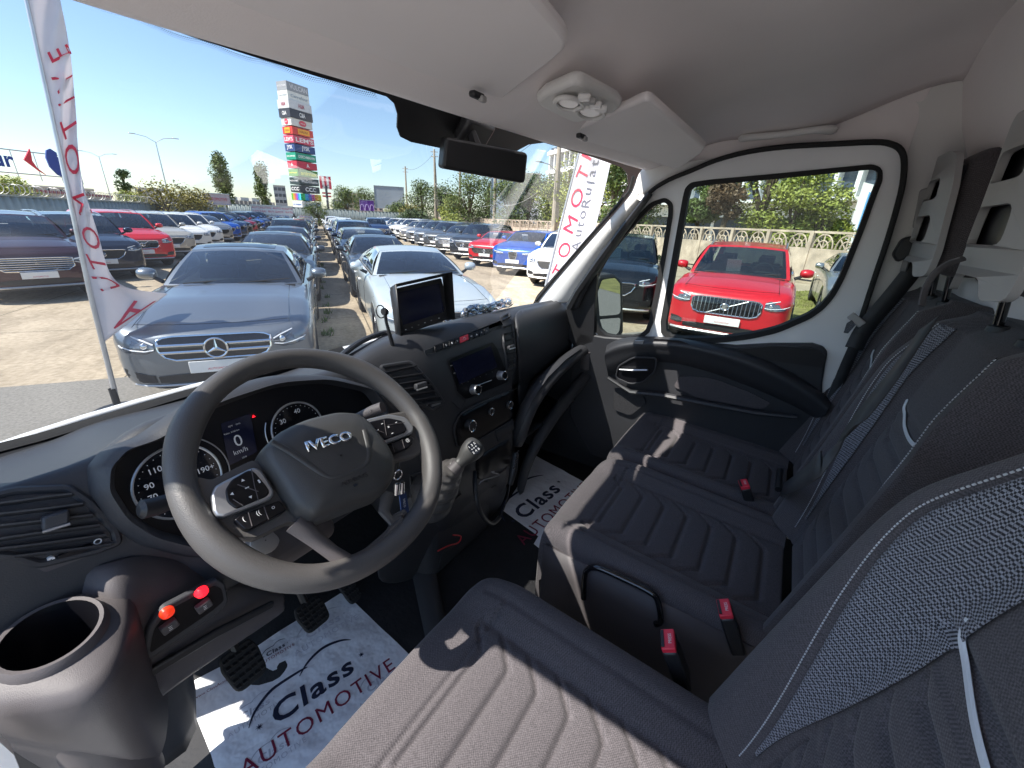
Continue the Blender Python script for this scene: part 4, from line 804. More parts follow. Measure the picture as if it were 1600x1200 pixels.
# ---- glazing plane of the windscreen ----
WY0,WZ0,WY1,WZ1=1.24,1.485,.70,2.155
wn_=V((0,WZ1-WZ0,WY0-WY1)).normalized()
def pln(px,py,p0,n):
    r=ray(px,py); return CAM+r*((V(p0)-CAM).dot(n)/r.dot(n))
def WSP(px,py,off=0): return pln(px,py,V((0,WY0,WZ0))-wn_*off,wn_)
DN=V((1,0,.12)).normalized()
def D(px,py,off=0): return pln(px,py,V((.885,0,1.45))-DN*off,DN)
def plate(name,pts,fn,m,th,parent=VAN,off=0,bev=0,holes=(),ang=40,dirn=None,bs=2):
    """polygon on a real plane (fn maps outline to 3-D), given thickness away from the viewer side"""
    loops=[[V((x,y,0)) for x,y in L_] for L_ in [pts,*holes]]; tri=tessellate_polygon(loops); flat=[p for L_ in loops for p in L_]
    P=[fn(p.x,p.y,off) for p in flat]; n=len(P)
    nr=dirn if dirn is not None else (P[1]-P[0]).cross(P[len(pts)//2]-P[0]).normalized()
    if dirn is None and nr.dot(CAM-P[0])>0: nr=-nr
    b=MB(); fs=[]
    if not holes: 
        b.add(P+[p+nr*th for p in P],[tuple(range(n)),tuple(range(n,2*n))[::-1]])
    else: b.add(P+[p+nr*th for p in P],[tuple(t) for t in tri]+[tuple(i+n for i in t)[::-1] for t in tri])
    o=0
    for L_ in loops:
        k=len(L_); b.f+=[(o+i,o+(i+1)%k,n+o+(i+1)%k,n+o+i) for i in range(k)]; o+=k
    return b.build(name,m,parent,bev=bev,ang=ang,bs=bs)
def rnd_poly(pts,r=.25,n=4):
    out=[]; k=len(pts)
    for i in range(k):
        p=V(pts[i]); a=V(pts[i-1]); c=V(pts[(i+1)%k]); d1=(a-p); d2=(c-p); q=min(d1.length,d2.length)*r; s=p+d1.normalized()*q; e=p+d2.normalized()*q
        for j in range(n+1):
            t=j/n; w=s.lerp(p,t).lerp(p.lerp(e,t),t); out.append((w.x,w.y))
    return out
# ---- shell: bonnet edge, glass, black border, header ----
b=MB(); b.grid([[V((x,1.27+dy-.14*abs(x/.9)**4,1.478-dz)) for x in [-1+.1*i for i in range(21)]] for dy,dz in ((.055,.0),(.08,.0),(.16,.05),(.4,.2),(.75,.5))]); b.build('bonnet',VW,VAN,sol=.01,soff=-1)
b=MB(); b.grid([[V((x,1.2+dy-.14*abs(x/.9)**4,z)) for x in [-1+.1*i for i in range(21)]] for dy,z in ((0,1.462),(.06,1.470),(.13,1.474))]); b.build('cowl',BLACK,VAN,sol=.004,soff=-1)
GLS=glassm('windscreen_glass',(.735,.75,.75),.22)
b=MB(); wpt=lambda x,v,o=0: V((x,WY0+(WY1-WY0)*v,WZ0+(WZ1-WZ0)*v))-wn_*o
b.grid([[wpt(x,v) for x in [-.97+.1*i for i in range(19)]+[.86]] for v in (-.02,.5,1.03)]); b.build('windscreen',GLS,VAN)
FRIT=pm('frit_black',(.006,.006,.007),.5,var=(9,.2))
plate('windscreen_border',[(60,-30),(180,14),(300,58),(400,90),(500,121),(575,142),(604,151),(617,163),(622,180),(621,200),(626,214),(642,222),(700,234),(770,249),(800,240),(826,226),(850,223),(930,247),(972,262),(980,272),(982,290),(965,318),(905,387),(840,462),(832,478),(842,486),(912,402),(975,330),(1000,296),(1010,262),(985,235),(900,190),(700,110),(420,-10),(330,-60)],lambda x,y,o:WSP(x,y,.006),FRIT,.004)
b=MB()   # dotted edge of the border
for i in range(150):
    t=i/149; x=100+490*t; y=interp([(60,-30),(180,14),(300,58),(400,90),(500,121),(575,142),(620,155)],x)
    for k in range(3):
        p=V((x+k*1.6-1,y+2+k*3.4)); r=1.05-.25*k
        if x<590: q=[WSP(p.x+r*math.cos(a),p.y+r*math.sin(a),.004) for a in [PI*j/3 for j in range(6)]]; b.add(q,[(0,1,2,3,4,5)])
b.build('border_dots',FRIT,VAN)
plate('lower_seal',[(-40,716),(60,690),(160,660),(280,623),(420,583),(540,548),(542,554),(420,591),(280,633),(160,670),(60,701),(-40,728)],lambda x,y,o:WSP(x,y,.01),RUB,.02)
# ---- headliner ----
def hz(x,y):
    z=2.155+.13*sm((.72-y)/.42)+.10*sm((.2-y)/.45)
    z-=.055*sm((abs(x)-.55)/.30)*(1-sm((y-.30)/.25))
    z-=.02*math.exp(-((x-.16)/.22)**2-((y-.50)/.16)**2)
    return z
def yf(x): return interp([(-1.1,.672),(-.6,.657),(-.2,.608),(.2,.565),(.6,.515),(.9,.478)],x)
b=MB(); b.grid([[V((x,(lambda t:-.25+(yf(x)+.25)*t)(1-j/44),hz(x,-.25+.97*(1-j/44)))) for x in [-.88+.04*i for i in range(43)]] for j in range(45)]); b.build('headliner',HL,VAN,sol=.02,soff=1)
b=MB(); b.grid([[V((x,yf(x)+dy,hz(x,.72)+dz)) for x in [-1.0+.05*i for i in range(38)]] for dy,dz in ((0,0),(.006,.004),(.010,.012),(.010,.05))]); b.build('header_rail',HL,VAN,sol=.004)
sd_=[(1018,298),(1045,281),(1079,267),(1120,250),(1170,237),(1230,229),(1300,225),(1365,222),(1392,225),(1408,235),(1413,255)]
rows=[]
for x_,y_ in sd_:
    p=pln(x_,y_,V((.885,0,1.45)),V((1,0,.12)).normalized()); t_=V((.79,p.y,hz(.79,p.y)+.004)); m_=p.lerp(t_,.5)+V((.012,0,.012)); rows.append([p+V((.004,0,-.01)),p+V((0,0,.012)),m_,t_,t_+V((-.03,0,.012))])
b=MB(); b.grid(rows); b.build('cant_rail',HL,VAN,sub=2,sol=.004,soff=1)
b=MB(); b.box((0,-.10,2.50),(2.0,1.5,.02)); b.build('roof',VW,VAN)
# ---- visors ----
def PZ(name,pts,m,th,bev=.006,parent=VAN):
    P=[at(x,y,'z',z) for x,y,z in pts]; b=MB(); b.prism(P,(0,0,th)); return b.build(name,m,parent,bev=bev,bs=3)
vl=PZ('sun_visor',[(220,-45,2.150),(480,50,2.150),(640,110,2.150),(715,142,2.150),(735,150,2.150),(752,156,2.150),(768,161,2.151),(782,158,2.153),(868,92,2.168),(882,80,2.17),(886,66,2.172),(878,52,2.174),(835,0,2.178),(800,-45,2.18)],VIS,.018)
vr=PZ('sun_visor',[(884,214,2.140),(930,226,2.136),(985,243,2.132),(1040,260,2.128),(1052,265,2.127),(1064,262,2.127),(1096,240,2.134),(1101,232,2.136),(1094,224,2.138),(1018,160,2.155),(1009,156,2.157),(1000,159,2.157),(905,201,2.148)],VIS,.016)
for vv,(x,y,z) in ((vl,(745,149,2.142)),(vr,(908,213,2.132))):
    c=at(x,y,'z',z); b=MB(); b.box(c,(.030,.014,.010)); b.build('clip',BLACK,vv,bev=.004); b=MB(); b.box(c+V((.008,-.006,-.004)),(.014,.010,.010)); b.build('hook',LGP,vv,bev=.003)
# ---- overhead lamp console ----
cn=PZ('dome_lamp',[(838,160,2.150),(850,150,2.152),(893,131,2.158),(908,131,2.159),(965,160,2.158),(970,167,2.157),(962,176,2.154),(906,193,2.145),(893,192,2.145),(842,167,2.149)],TRIM,.02,.008)
LM=pm('lamp_white',(.72,.71,.70),.35,var=(9,.03))
def disc(cx_,cy_,rx,ry,z,m,name,parent,r0=1.0,th=.004):
    P=[at(cx_+rx*math.cos(a)-ry*.25*math.sin(a),cy_+ry*math.sin(a)+rx*.12*math.cos(a),'z',z) for a in [2*PI*i/24 for i in range(24)]]; b=MB(); b.prism(P,(0,0,th)); return b.build(name,m,parent,bev=.001)
for (x,y) in ((889,162),(922,176)):
    P=[at(x+22*math.cos(a),y+9.5*math.sin(a)+2.5*math.cos(a),'z',2.146) for a in [2*PI*i/28 for i in range(28)]]; b=MB(); b.tube(P,.004,6,closed=True); b.build('reading_light_ring',TRIM,cn)
    disc(x,y,15,7,2.145,LM,'reading_light',cn)
for i in range(4):
    c=at(913+9*i,152+6.0*i,'z',2.142); b=MB(); b.box(c,(.014,.02,.010),Matrix.Rotation(R(20),3,'Z')); b.build('switch',LM if i!=1 else LGP,cn,bev=.003)
# ---- grab handle ----
g_=[at(x,y,'x',z) for x,y,z in ((1155,217,.775),(1168,214,.755),(1200,213,.735),(1240,208,.735),(1272,203,.74),(1292,202,.755),(1306,204,.78))]
b=MB(); b.tube(g_,[.016,.014,.011,.011,.012,.015,.017],10,flat=.8); gh=b.build('grab_handle',TRIM,VAN,sub=1)
# ---- interior mirror ----
MY=.60
def MP(x,y,o=0): return pln(x,y,V((.12,MY,2.0))-V((-.42,-.88,-.1)).normalized()*-o,V((-.42,-.88,-.1)).normalized())
mo=rnd_poly([(697,213),(826,239),(821,287),(692,263)],.14)
mi=plate('rear_view_mirror',mo,MP,BLACK,.035,bev=.006)
plate('mirror_glass',rnd_poly([(700,217),(822,241),(817,283),(696,260)],.12),MP,pm('mirror_silver',(.62,.64,.66),.02,1,var=(3,.02)),.002,mi,off=-.0015)
b=MB(); a_=MP(760,245,.02); b.tube([a_+V((.02,.03,0)),a_+V((.03,.07,.06)),WSP(752,215,.01)],[.014,.012,.022],8); b.build('mirror_stem',BLACK,mi)
b=MB(); c=WSP(742,205,.02); b.box(c,(.10,.06,.03),Matrix.Rotation(R(-50),3,'X')); b.build('sensor_housing',BLACK,mi,bev=.01)
# ---- right windscreen pillar and door ----
def DX(x,y,o=0): return D(x,y,o)
PL=[(1003,258),(992,285),(985,305),(960,335),(915,385),(880,425),(850,459),(838,476)]; PRr=[(1120,246),(1085,262),(1040,283),(1015,300),(975,352),(935,408),(905,450),(890,474)]
rows=[]
for (a,c) in zip(PL,PRr):
    rows.append([D(a[0]+(c[0]-a[0])*u,a[1]+(c[1]-a[1])*u,.0+.035*math.sin(PI*min(1,u*.9+.1))) for u in (0,.15,.35,.6,.8,.95,1)])
b=MB(); b.grid(rows); ap=b.build('pillar_trim',TRIM,VAN,sub=1,sol=.006,soff=0)
b=MB(); c=D(1001,307,.037); b.lathe([(.001,.002),(.012,.002),(.013,0)],frame(c,(0,1,0),(0,0,1)),16); b.build('trim_cap',TRIM,ap)
b=MB(); b.tube([D(x,y,.02) for x,y in ((838,470),(880,418),(915,377),(960,327),(984,298),(990,275))],.006,6); b.build('seal',RUB,ap)
# grab bar lower pillar (black)
b=MB(); b.tube([D(x,y,.05) for x,y in ((1016,302),(975,357),(935,412),(905,455),(892,480))],[.014,.02,.024,.026,.03],8,flat=.7); b.build('pillar_cover',BLACK,VAN)
b=MB(); b.tube([D(x,y,.045) for x,y in ((965,372),(945,395),(925,425),(908,455),(898,478))],[.012,.018,.018,.018,.018],8); b.build('pillar_cover',DP,VAN)
plate('mirror_triangle',[(880,490),(908,450),(934,412),(930,470),(928,534),(900,545),(880,520)],D,BLACK,.02,off=.03,bev=.003)
DOOR=empty('passenger_door',(0,0,0),parent=VAN)
sealp=[(896,470),(930,412),(967,362),(1000,320),(1018,298),(1045,281),(1079,267),(1120,250),(1170,237),(1230,229),(1300,225),(1365,222),(1392,225),(1408,235),(1413,255),(1410,290),(1400,330),(1385,380),(1368,430),(1350,485),(1332,540),(1315,590),(1300,640),(1290,690)]
qwin=[(1038,316),(1044,321),(1044,335),(1030,420),(1009,526),(935,526),(928,440),(948,402),(985,358),(1020,322)]
mwin=[(1083,293),(1110,289),(1200,281),(1300,271),(1362,265),(1371,268),(1371,280),(1361,305),(1345,350),(1325,400),(1312,432),(1298,458),(1282,477),(1262,491),(1214,512),(1170,522),(1120,528),(1036,528),(1050,450),(1075,310),(1078,298)]
mwin=rnd_poly(mwin,.32,3); qwin=rnd_poly(qwin,.32,3); sealp=[(q.x,q.y) for q in crom([V((a,c,0)) for a,c in sealp],3)]
outer=sealp+[(1250,700),(1100,690),(930,640),(893,560)]
plate('door_frame',outer,D,VW,.03,DOOR,holes=[qwin[::-1],mwin[::-1]],off=.012,ang=30)
def wseal(w,grow,nm):
    c=V((sum(x for x,_ in w)/len(w),sum(y for _,y in w)/len(w))); o=[]
    k=len(w)
    for i in range(k):
        a,p,n=V(w[i-1]),V(w[i]),V(w[(i+1)%k]); t=((p-a).normalized()+(n-p).normalized()).normalized(); nr=V((t.y,-t.x)); 
        if nr.dot(p-c)<0: nr=-nr
        o.append(tuple(p+nr*grow))
    plate(nm,o,D,RUB,.03,DOOR,holes=[w[::-1]],off=.018,ang=60)
wseal(mwin,8.5,'window_seal'); wseal(qwin,7,'window_seal')
GL2=glassm('door_glass',(.69,.74,.72),.5)
plate('window',mwin,D,GL2,.003,DOOR,off=-.006); plate('quarter_window',qwin,D,GL2,.003,DOOR,off=-.006)
b=MB(); b.tube([D(x,y,.03) for x,y in sealp],.0075,8); b.build('door_seal',RUB,DOOR)
# side wall / B pillar trim
def BP(x,y,o=0): return pln(x,y,V((.90,0,1.45))-DN*o,DN)
plate('pillar_panel',[(1390,224),(1398,110),(1500,60),(1700,20),(1700,180),(1640,800),(1290,800),(1300,640),(1332,540),(1368,430),(1400,330),(1413,255)],BP,TRIM,.02,off=0,ang=30)
plate('pillar_recess',rnd_poly([(1437,297),(1460,290),(1455,350),(1425,358)],.2),BP,LGP,.004,off=.008,bev=.002)
b=MB(); b.grid([[V((x,y-.0*x,z)) for x in (-1.0,-.5,0,.4,.7,.80,.88)] for y,z in ((-.235,2.42),(-.25,2.34),(-.29,2.22),(-.34,2.12),(-.385,1.95),(-.43,1.7),(-.45,.8))]); b.build('bulkhead',HL,VAN,ang=180,sol=.01,soff=1)
b=MB(); b.box((.93,-.55,1.4),(.04,.6,1.9)); b.build('side_wall',TRIM,VAN)
b=MB(); b.box((.97,.4,.98),(.06,1.3,.9)); b.build('door_skin',VW,VAN)
# lower door trim
plate('door_card',[(893,545),(905,520),(945,527),(1150,541),(1204,538),(1270,538),(1286,543),(1293,552),(1290,568),(1285,600),(1280,720),(1240,760),(1040,720),(940,740),(890,650)],D,DP,.03,DOOR,off=.03,bev=.006)
arm=[((948,540),(944,560),(952,592)),((965,529),(962,552),(966,588)),((1000,526),(998,545),(1000,568)),((1040,527),(1038,545),(1038,566)),((1080,531),(1076,550),(1070,572)),((1130,541),(1122,562),(1112,584)),((1180,555),(1170,578),(1158,602)),((1230,578),(1222,602),(1208,622)),((1275,605),(1266,628),(1250,640)),((1300,628),(1290,648),(1272,655))]
rows=[]
for a,m_,c in arm:
    c=(m_[0]+(c[0]-m_[0])*.75,m_[1]+(c[1]-m_[1])*.75)
    rows.append([D(a[0],a[1]-1,.02),D(*a,.045),D(*[(a[i]+m_[i])/2 for i in(0,1)],.095),D(*m_,.075),D(*[(c[i]+m_[i])/2 for i in(0,1)],.07),D(*c,.05),D(c[0],c[1]+6,.02)])
b=MB(); b.grid(rows); ar=b.build('armrest',DP,DOOR,sub=2)
plate('switch_recess',rnd_poly([(1022,529),(1062,532),(1078,538),(1074,543),(1020,537)],.2),D,PG,.002,DOOR,off=.075)
plate('window_switch',rnd_poly([(992,532),(1006,532),(1004,538),(990,537)],.2),D,SILV,.004,DOOR,off=.085,bev=.001)
plate('handle_recess',rnd_poly([(966,572),(990,558),(1026,559),(1024,580),(1005,597),(985,600),(962,590)],.3),D,PG,.004,DOOR,off=.078)
b=MB(); b.tube([D(x,y,.082) for x,y in rnd_poly([(966,572),(990,558),(1026,559),(1024,580),(1005,597),(985,600),(962,590)],.3)],.0035,6,closed=True); b.build('recess_trim',DP,DOOR)
b=MB(); b.tube([D(x,y,.09) for x,y in ((968,577),(985,578),(1012,578))],[.005,.008,.007],8,flat=.6); b.build('door_handle',SILV,DOOR)
plate('card_insert',rnd_poly([(1062,588),(1110,590),(1170,612),(1205,630),(1190,640),(1090,622),(1052,604)],.3),D,FAB,.004,DOOR,off=.038)
b=MB(); b.tube([D(x,y,.07) for x,y in ((950,590),(985,612),(1040,618),(1110,632),(1180,645),(1245,652))],[.01,.014,.016,.016,.014,.01],8,flat=.7); b.build('pull_bar',DP,DOOR)
SPK=pm('speaker_cloth',(.03,.03,.034),.8,bump=(350,.8,.001),var=(200,.4))
plate('speaker_grille',rnd_poly([(960,604),(1005,618),(1010,630),(985,650),(958,640)],.25),D,SPK,.004,DOOR,off=.045,bev=.001)
plate('card_insert',rnd_poly([(1275,546),(1290,555),(1286,575),(1180,560),(1150,546),(1205,542)],.25),D,BLACK,.004,DOOR,off=.036)
# ---- exterior mirror on the passenger side ----
XM=empty('wing_mirror',(0,0,0),parent=VAN)
def XP(x,y,o=0): return pln(x,y,V((1.12,.78,1.6)),V((-.55,-.83,0)).normalized())+V((.55,.83,0))*-(-o)
plate('housing',rnd_poly([(936,431),(962,428),(974,440),(975,520),(962,535),(930,538),(926,470)],.25),XP,BLACK,.09,XM,off=.0,bev=.012)
MS=MATS['mirror_silver']
def XP2(x,y,o=0): return XP(x,y,-.004)
plate('mirror_glass',rnd_poly([(940,437),(960,434),(968,443),(969,491),(932,494),(932,460)],.2),XP2,MS,.002,XM)
plate('wide_mirror_glass',rnd_poly([(932,499),(969,496),(967,517),(957,528),(932,532)],.2),XP2,MS,.002,XM)
b=MB(); b.tube([XP(930,500,.04),D(915,520,-.03)],.02,8); b.build('arm',BLACK,XM)
# ================= dashboard =================
ST={-1.02:0,-.92:0,-.80:0,-.68:0,-.60:1,-.47:1,-.34:1,-.22:1,-.12:2,-.02:3,.08:3,.18:3,.28:3,.36:3,.44:4,.55:4,.67:4,.80:4,.92:4}
PR_=[[(1.24,1.47),(1.12,1.485),(1.0,1.51),(.89,1.56),(.83,1.575),(.795,1.53),(.78,1.46),(.77,1.395),(.80,1.36),(.82,1.30),(.82,1.15),(.84,.90)],
 [(1.24,1.48),(1.12,1.50),(1.0,1.53),(.90,1.585),(.84,1.60),(.81,1.56),(.79,1.48),(.77,1.40),(.745,1.34),(.735,1.31),(.76,1.28),(.95,1.28)],
 [(1.24,1.48),(1.12,1.52),(1.0,1.56),(.90,1.61),(.84,1.625),(.80,1.58),(.77,1.50),(.755,1.42),(.74,1.34),(.735,1.28),(.75,1.18),(.92,1.1)],
 [(1.24,1.48),(1.12,1.54),(1.0,1.59),(.90,1.63),(.83,1.64),(.785,1.60),(.755,1.52),(.74,1.42),(.725,1.30),(.715,1.18),(.73,1.03),(.82,.83)],
 [(1.22,1.47),(1.12,1.53),(1.0,1.59),(.90,1.625),(.83,1.63),(.785,1.60),(.765,1.54),(.765,1.46),(.78,1.38),(.82,1.33),(.95,1.28),(1.08,1.1)]]
rows=[]
for x,k in ST.items():
    e_=abs(x/.92)**5*.08
    rows.append([V((x,y-(e_ if i<4 else 0),z)) for i,(y,z) in enumerate(PR_[k])])
rows=[crom(r,5) for r in rows]; cols=list(zip(*rows)); cols=[crom(list(c),4) for c in cols]
b=MB(); b.grid(cols); DASH=b.build('dashboard',DP,VAN,ang=180,sol=.004,soff=-1)
hv=[v.copy() for v in b.v]; BV=BVHTree.FromPolygons(hv,b.f)
def H(px,py,off=0):
    h=BV.ray_cast(CAM,ray(px,py).normalized())
    if h[0] is None:
        return at(px,py,'y',.78)
    n=h[1]; n=n if n.dot(CAM-h[0])>0 else -n
    return h[0]+n*off
def Hn(px,py):
    h=BV.ray_cast(CAM,ray(px,py).normalized())
    if h[0] is None: return V((0,-1,.2)).normalized()
    n=h[1]; return n if n.dot(CAM-h[0])>0 else -n
def hpanel(name,pts,m,th,parent=DASH,bev=.0,base=0,ang=40):
    c=(sum(x for x,_ in pts)/len(pts),sum(y for _,y in pts)/len(pts)); n=Hn(*c)
    P=[H(x,y,0) for x,y in pts]; b=MB(); b.prism([p+n*(base-.012) for p in P],n*(th+.012)); return b.build(name,m,parent,bev=bev,ang=ang)
def hplane(pts,m,name,off,parent=DASH,th=.002,bev=0):
    """flat panel: plane fitted through hull hits of the outline"""
    P=[H(x,y) for x,y in pts]; c=sum(P,V((0,0,0)))/len(P); n=V((0,0,0))
    for i in range(len(P)): n+=(P[i]-c).cross(P[(i+1)%len(P)]-c)
    n.normalize(); n=n if n.dot(CAM-c)>0 else -n
    Q=[pln(x,y,c+n*off,n) for x,y in pts]; b=MB(); b.prism([q-n*th for q in Q],n*th); return b.build(name,m,parent,bev=bev),c+n*off,n
def knob(px,py,r,h,m,name,parent=DASH,ringm=None,base=0,n=None):
    n=n or Hn(px,py); c=H(px,py,base); M=frame(c,V((1,0,0)),n.cross(V((1,0,0)))); 
    if M.col[2].to_3d().dot(n)<0: M=frame(c,V((-1,0,0)),n.cross(V((1,0,0))))
    b=MB(); b.lathe([(r*1.05,0),(r,h*.2),(r*.96,h*.85),(r*.86,h),(.0005,h)],M,28); o=b.build(name,m,parent)
    if ringm: b=MB(); b.tube([M@V((r*.9*math.cos(a),r*.9*math.sin(a),h)) for a in [2*PI*i/28 for i in range(28)]],r*.10,6,closed=True); b.build('ring',ringm,o)
    return o,M
def hconf(name,poly,m,off,parent=DASH):
    bm=bmesh.new(); f=bm.faces.new([bm.verts.new((x,y,0)) for x,y in poly]); bmesh.ops.triangulate(bm,faces=[f])
    for _ in range(4): bmesh.ops.subdivide_edges(bm,edges=[e for e in bm.edges if e.calc_length()>9],cuts=1,use_grid_fill=True)
    bm.verts.ensure_lookup_table(); edge={v.index for e in bm.edges if len(e.link_faces)==1 for v in e.verts}
    vs=[H(v.co.x,v.co.y,off-(.004 if v.index in edge else 0)) for v in bm.verts]; fs=[[v.index for v in f.verts] for f in bm.faces]; rim=[(e.verts[0].index,e.verts[1].index) for e in bm.edges if len(e.link_faces)==1]; bm.free()
    b=MB(); b.add(vs,fs); k=len(vs)
    for a,c in rim: b.add([vs[a],vs[c],H(*poly[0]) if 0 else vs[c]-(vs[c]-vs[c]),vs[a]],[(0,1,3)]) if 0 else None
    o=b.build(name,m,parent,ang=60); q=o.modifiers.new('s','SOLIDIFY'); q.thickness=.010; q.offset=0; return o
# vents
def vent(poly,slats,tab,name='air_vent',depth=.010):
    o=hpanel(name,poly,PG,.003); b=MB(); b.tube([H(x,y,.005) for x,y in poly],.006,8,closed=True); b.build('vent_frame',DP,o)  # flat black inset painted in place of the shaded recess behind the slats
    for (x0,y0,x1,y1) in slats:
        b=MB(); pts=[H(x0+(x1-x0)*t,y0+(y1-y0)*t,.012) for t in (0,.25,.5,.75,1)]
        rows=[[p+V((0,-.003,.0045)) for p in pts],[p+V((0,.006,-.002)) for p in pts],[p+V((0,.004,-.006)) for p in pts],[p+V((0,-.004,.002)) for p in pts]]
        b.grid(rows,cv=True); b.build('slat',DP,o)
    if tab:
        x,y,w,h=tab; P=[H(a,c,.012) for a,c in ((x,y),(x+w,y-w*.3),(x+w,y-w*.3+h),(x,y+h))]; b=MB(); b.prism(P,(0,-.014,.003)); t=b.build('vent_tab',DP,o,bev=.003); b=MB(); b.tube([P[3]+V((0,-.014,.003)),P[2]+V((0,-.014,.003))],.0022,6); b.build('chrome_edge',SILV,t)
    return o
vA=vent(rnd_poly([(-70,792),(30,768),(105,764),(140,786),(178,828),(182,846),(150,858),(60,880),(20,868),(-70,860)],.2),[(-60,800,112,774),(-60,815,128,788),(-60,832,142,803),(-50,848,152,818),(-20,858,162,833),(20,866,170,848)],(62,806,42,20))
hpanel('vent_slider_plate',rnd_poly([(48,882),(168,838),(178,852),(70,892)],.2),DPL,.006)
hpanel('slider',rnd_poly([(88,866),(140,846),(144,853),(92,873)],.4),PG,.010)
knob(78,871,.0042,.009,ICO,'vent_mark'); b=MB(); M=frame(H(150,843,.010),(1,0,0),(0,0,1)); b.tube([M@V((.004*math.cos(a),.004*math.sin(a),0)) for a in [PI*i/8 for i in range(16)]],.0009,5,closed=True); b.build('vent_mark',ICO,DASH)
# instrument cluster
clp=rnd_poly([(253,687),(205,702),(180,728),(178,762),(204,802),(245,828),(330,850),(470,800),(590,720),(588,640),(568,612),(500,598),(425,606),(330,640)],.3)
cl,cc_,cnn=hplane(clp,PG,'instrument_cluster',.018)
b=MB(); P=[pln(x,y,cc_+cnn*.0,cnn) for x,y in clp]; cen=sum(P,V((0,0,0)))/len(P)
ringr=[[p+cnn*.0 for p in P],[p+(p-cen).normalized()*.004+cnn*.022+V((0,0,.004 if p.z>cen.z else 0)) for p in P],[p+(p-cen).normalized()*.010+cnn*.030 for p in P],[p+(p-cen).normalized()*.022+cnn*.020 for p in P],[p+(p-cen).normalized()*.03-cnn*.02 for p in P]]
b.grid(ringr,cu=True); b.build('cluster_bezel',DP,cl)
def CP(x,y,o=0): return pln(x,y,cc_+cnn*(.001+o),cnn)
cxd=(CP(500,640)-CP(300,720)).normalized(); cxd=V((1,0,0)); 
def ctext(s,x,y,h,m=ICO,parent=cl,w=None): return txt(s,frame(CP(x,y,.0045),cxd-cnn*cxd.dot(cnn),cnn.cross(cxd-cnn*cxd.dot(cnn))),h,m,parent,w=w)
for (x,y,r,labs) in ((281,752,.061,[('60',-2.6,),('70',-2.95),('90',2.85),('110',2.2),('150',1.2),('190+',.1)]),(466,668,.053,[('20',-2.7),('30',2.4),('40',1.35)])):
    M=frame(CP(x,y,.003),cxd-cnn*cxd.dot(cnn),cnn.cross(cxd-cnn*cxd.dot(cnn)))
    b=MB(); b.tube([M@V((r*math.cos(a),r*math.sin(a),0)) for a in [2*PI*i/48 for i in range(48)]],.0022,6,closed=True); b.build('dial_ring',SILV,cl)
    b=MB(); b.lathe([(.0005,.001),(r,.001)],M,40); d_=b.build('dial_face',DGL,cl)
    b=MB()
    for i in range(25):
        a=R(-50+280*i/24); q=r*.88; b.box(M@V((q*math.cos(a),q*math.sin(a),.0015)),(.0011,.0008,.0011))
    b.build('dial_marks',ICO,d_)
    for s_,a in labs: txt(s_,M@Matrix.Translation((r*.66*math.cos(a),r*.66*math.sin(a),.002)),.0095,ICO,d_,bold=.01)
    b=MB(); b.tube([M@V((0,0,.004)),M@V((-.030,-.022,.004))],[.0016,.0006],5); b.build('needle',pm('needle',(.7,.05,.04),.4,var=(9,.1)),d_)
    b=MB(); b.tube([M@V((r*1.22*math.cos(a),r*1.22*math.sin(a),0)) for a in [R((-30 if x<400 else 150)+ (80*i/16)) for i in range(17)]],.0012,5); b.build('gauge_arc',SILV,cl)
dsp=plate('display',[(345,662),(391,646),(402,706),(358,728)],lambda x,y,o:CP(x,y,.002),SCR,.001,cl)
ctext('0',372,688,.022); ctext('km/h',376,704,.009); ctext('92°F    10:41',366,664,.003); ctext('Veloc. 2160 km',362,675,.003); ctext('1218',382,714,.003)
ctext('▲',396,650,.005,REDL)
knob(344,735,.0028,.002,REDL,'warning_light',cl); 
# centre vents
vB=vent(rnd_poly([(592,574),(640,566),(672,600),(690,628),(672,640),(640,622)],.15),[(598,584,648,572),(608,592,658,584),(618,601,664,593),(624,609,670,601),(632,617,676,610),(640,625,682,618),(648,632,686,626)],(642,600,16,9))
for x,y in ((664,633),(690,627)): knob(x,y,.0028,.008,ICO,'vent_mark')
hpanel('slider',rnd_poly([(670,632),(684,627),(685,630),(671,635)],.3),SILV,.010)
vC=vent(rnd_poly([(782,497),(794,492),(800,520),(802,560),(800,575),(790,578),(785,540)],.15),[(784,503,795,499),(785,513,797,509),(785,523,798,519),(786,533,799,529),(787,543,799,539),(788,553,800,549),(790,563,800,559),(791,571,800,568)],(787,541,8,5))
vD=vent(rnd_poly([(884,486),(893,483),(901,500),(903,520),(896,526),(888,510)],.2),[(886,492,896,489),(887,499,899,495),(888,506,901,502),(890,513,902,509),(893,520,902,516)],None)
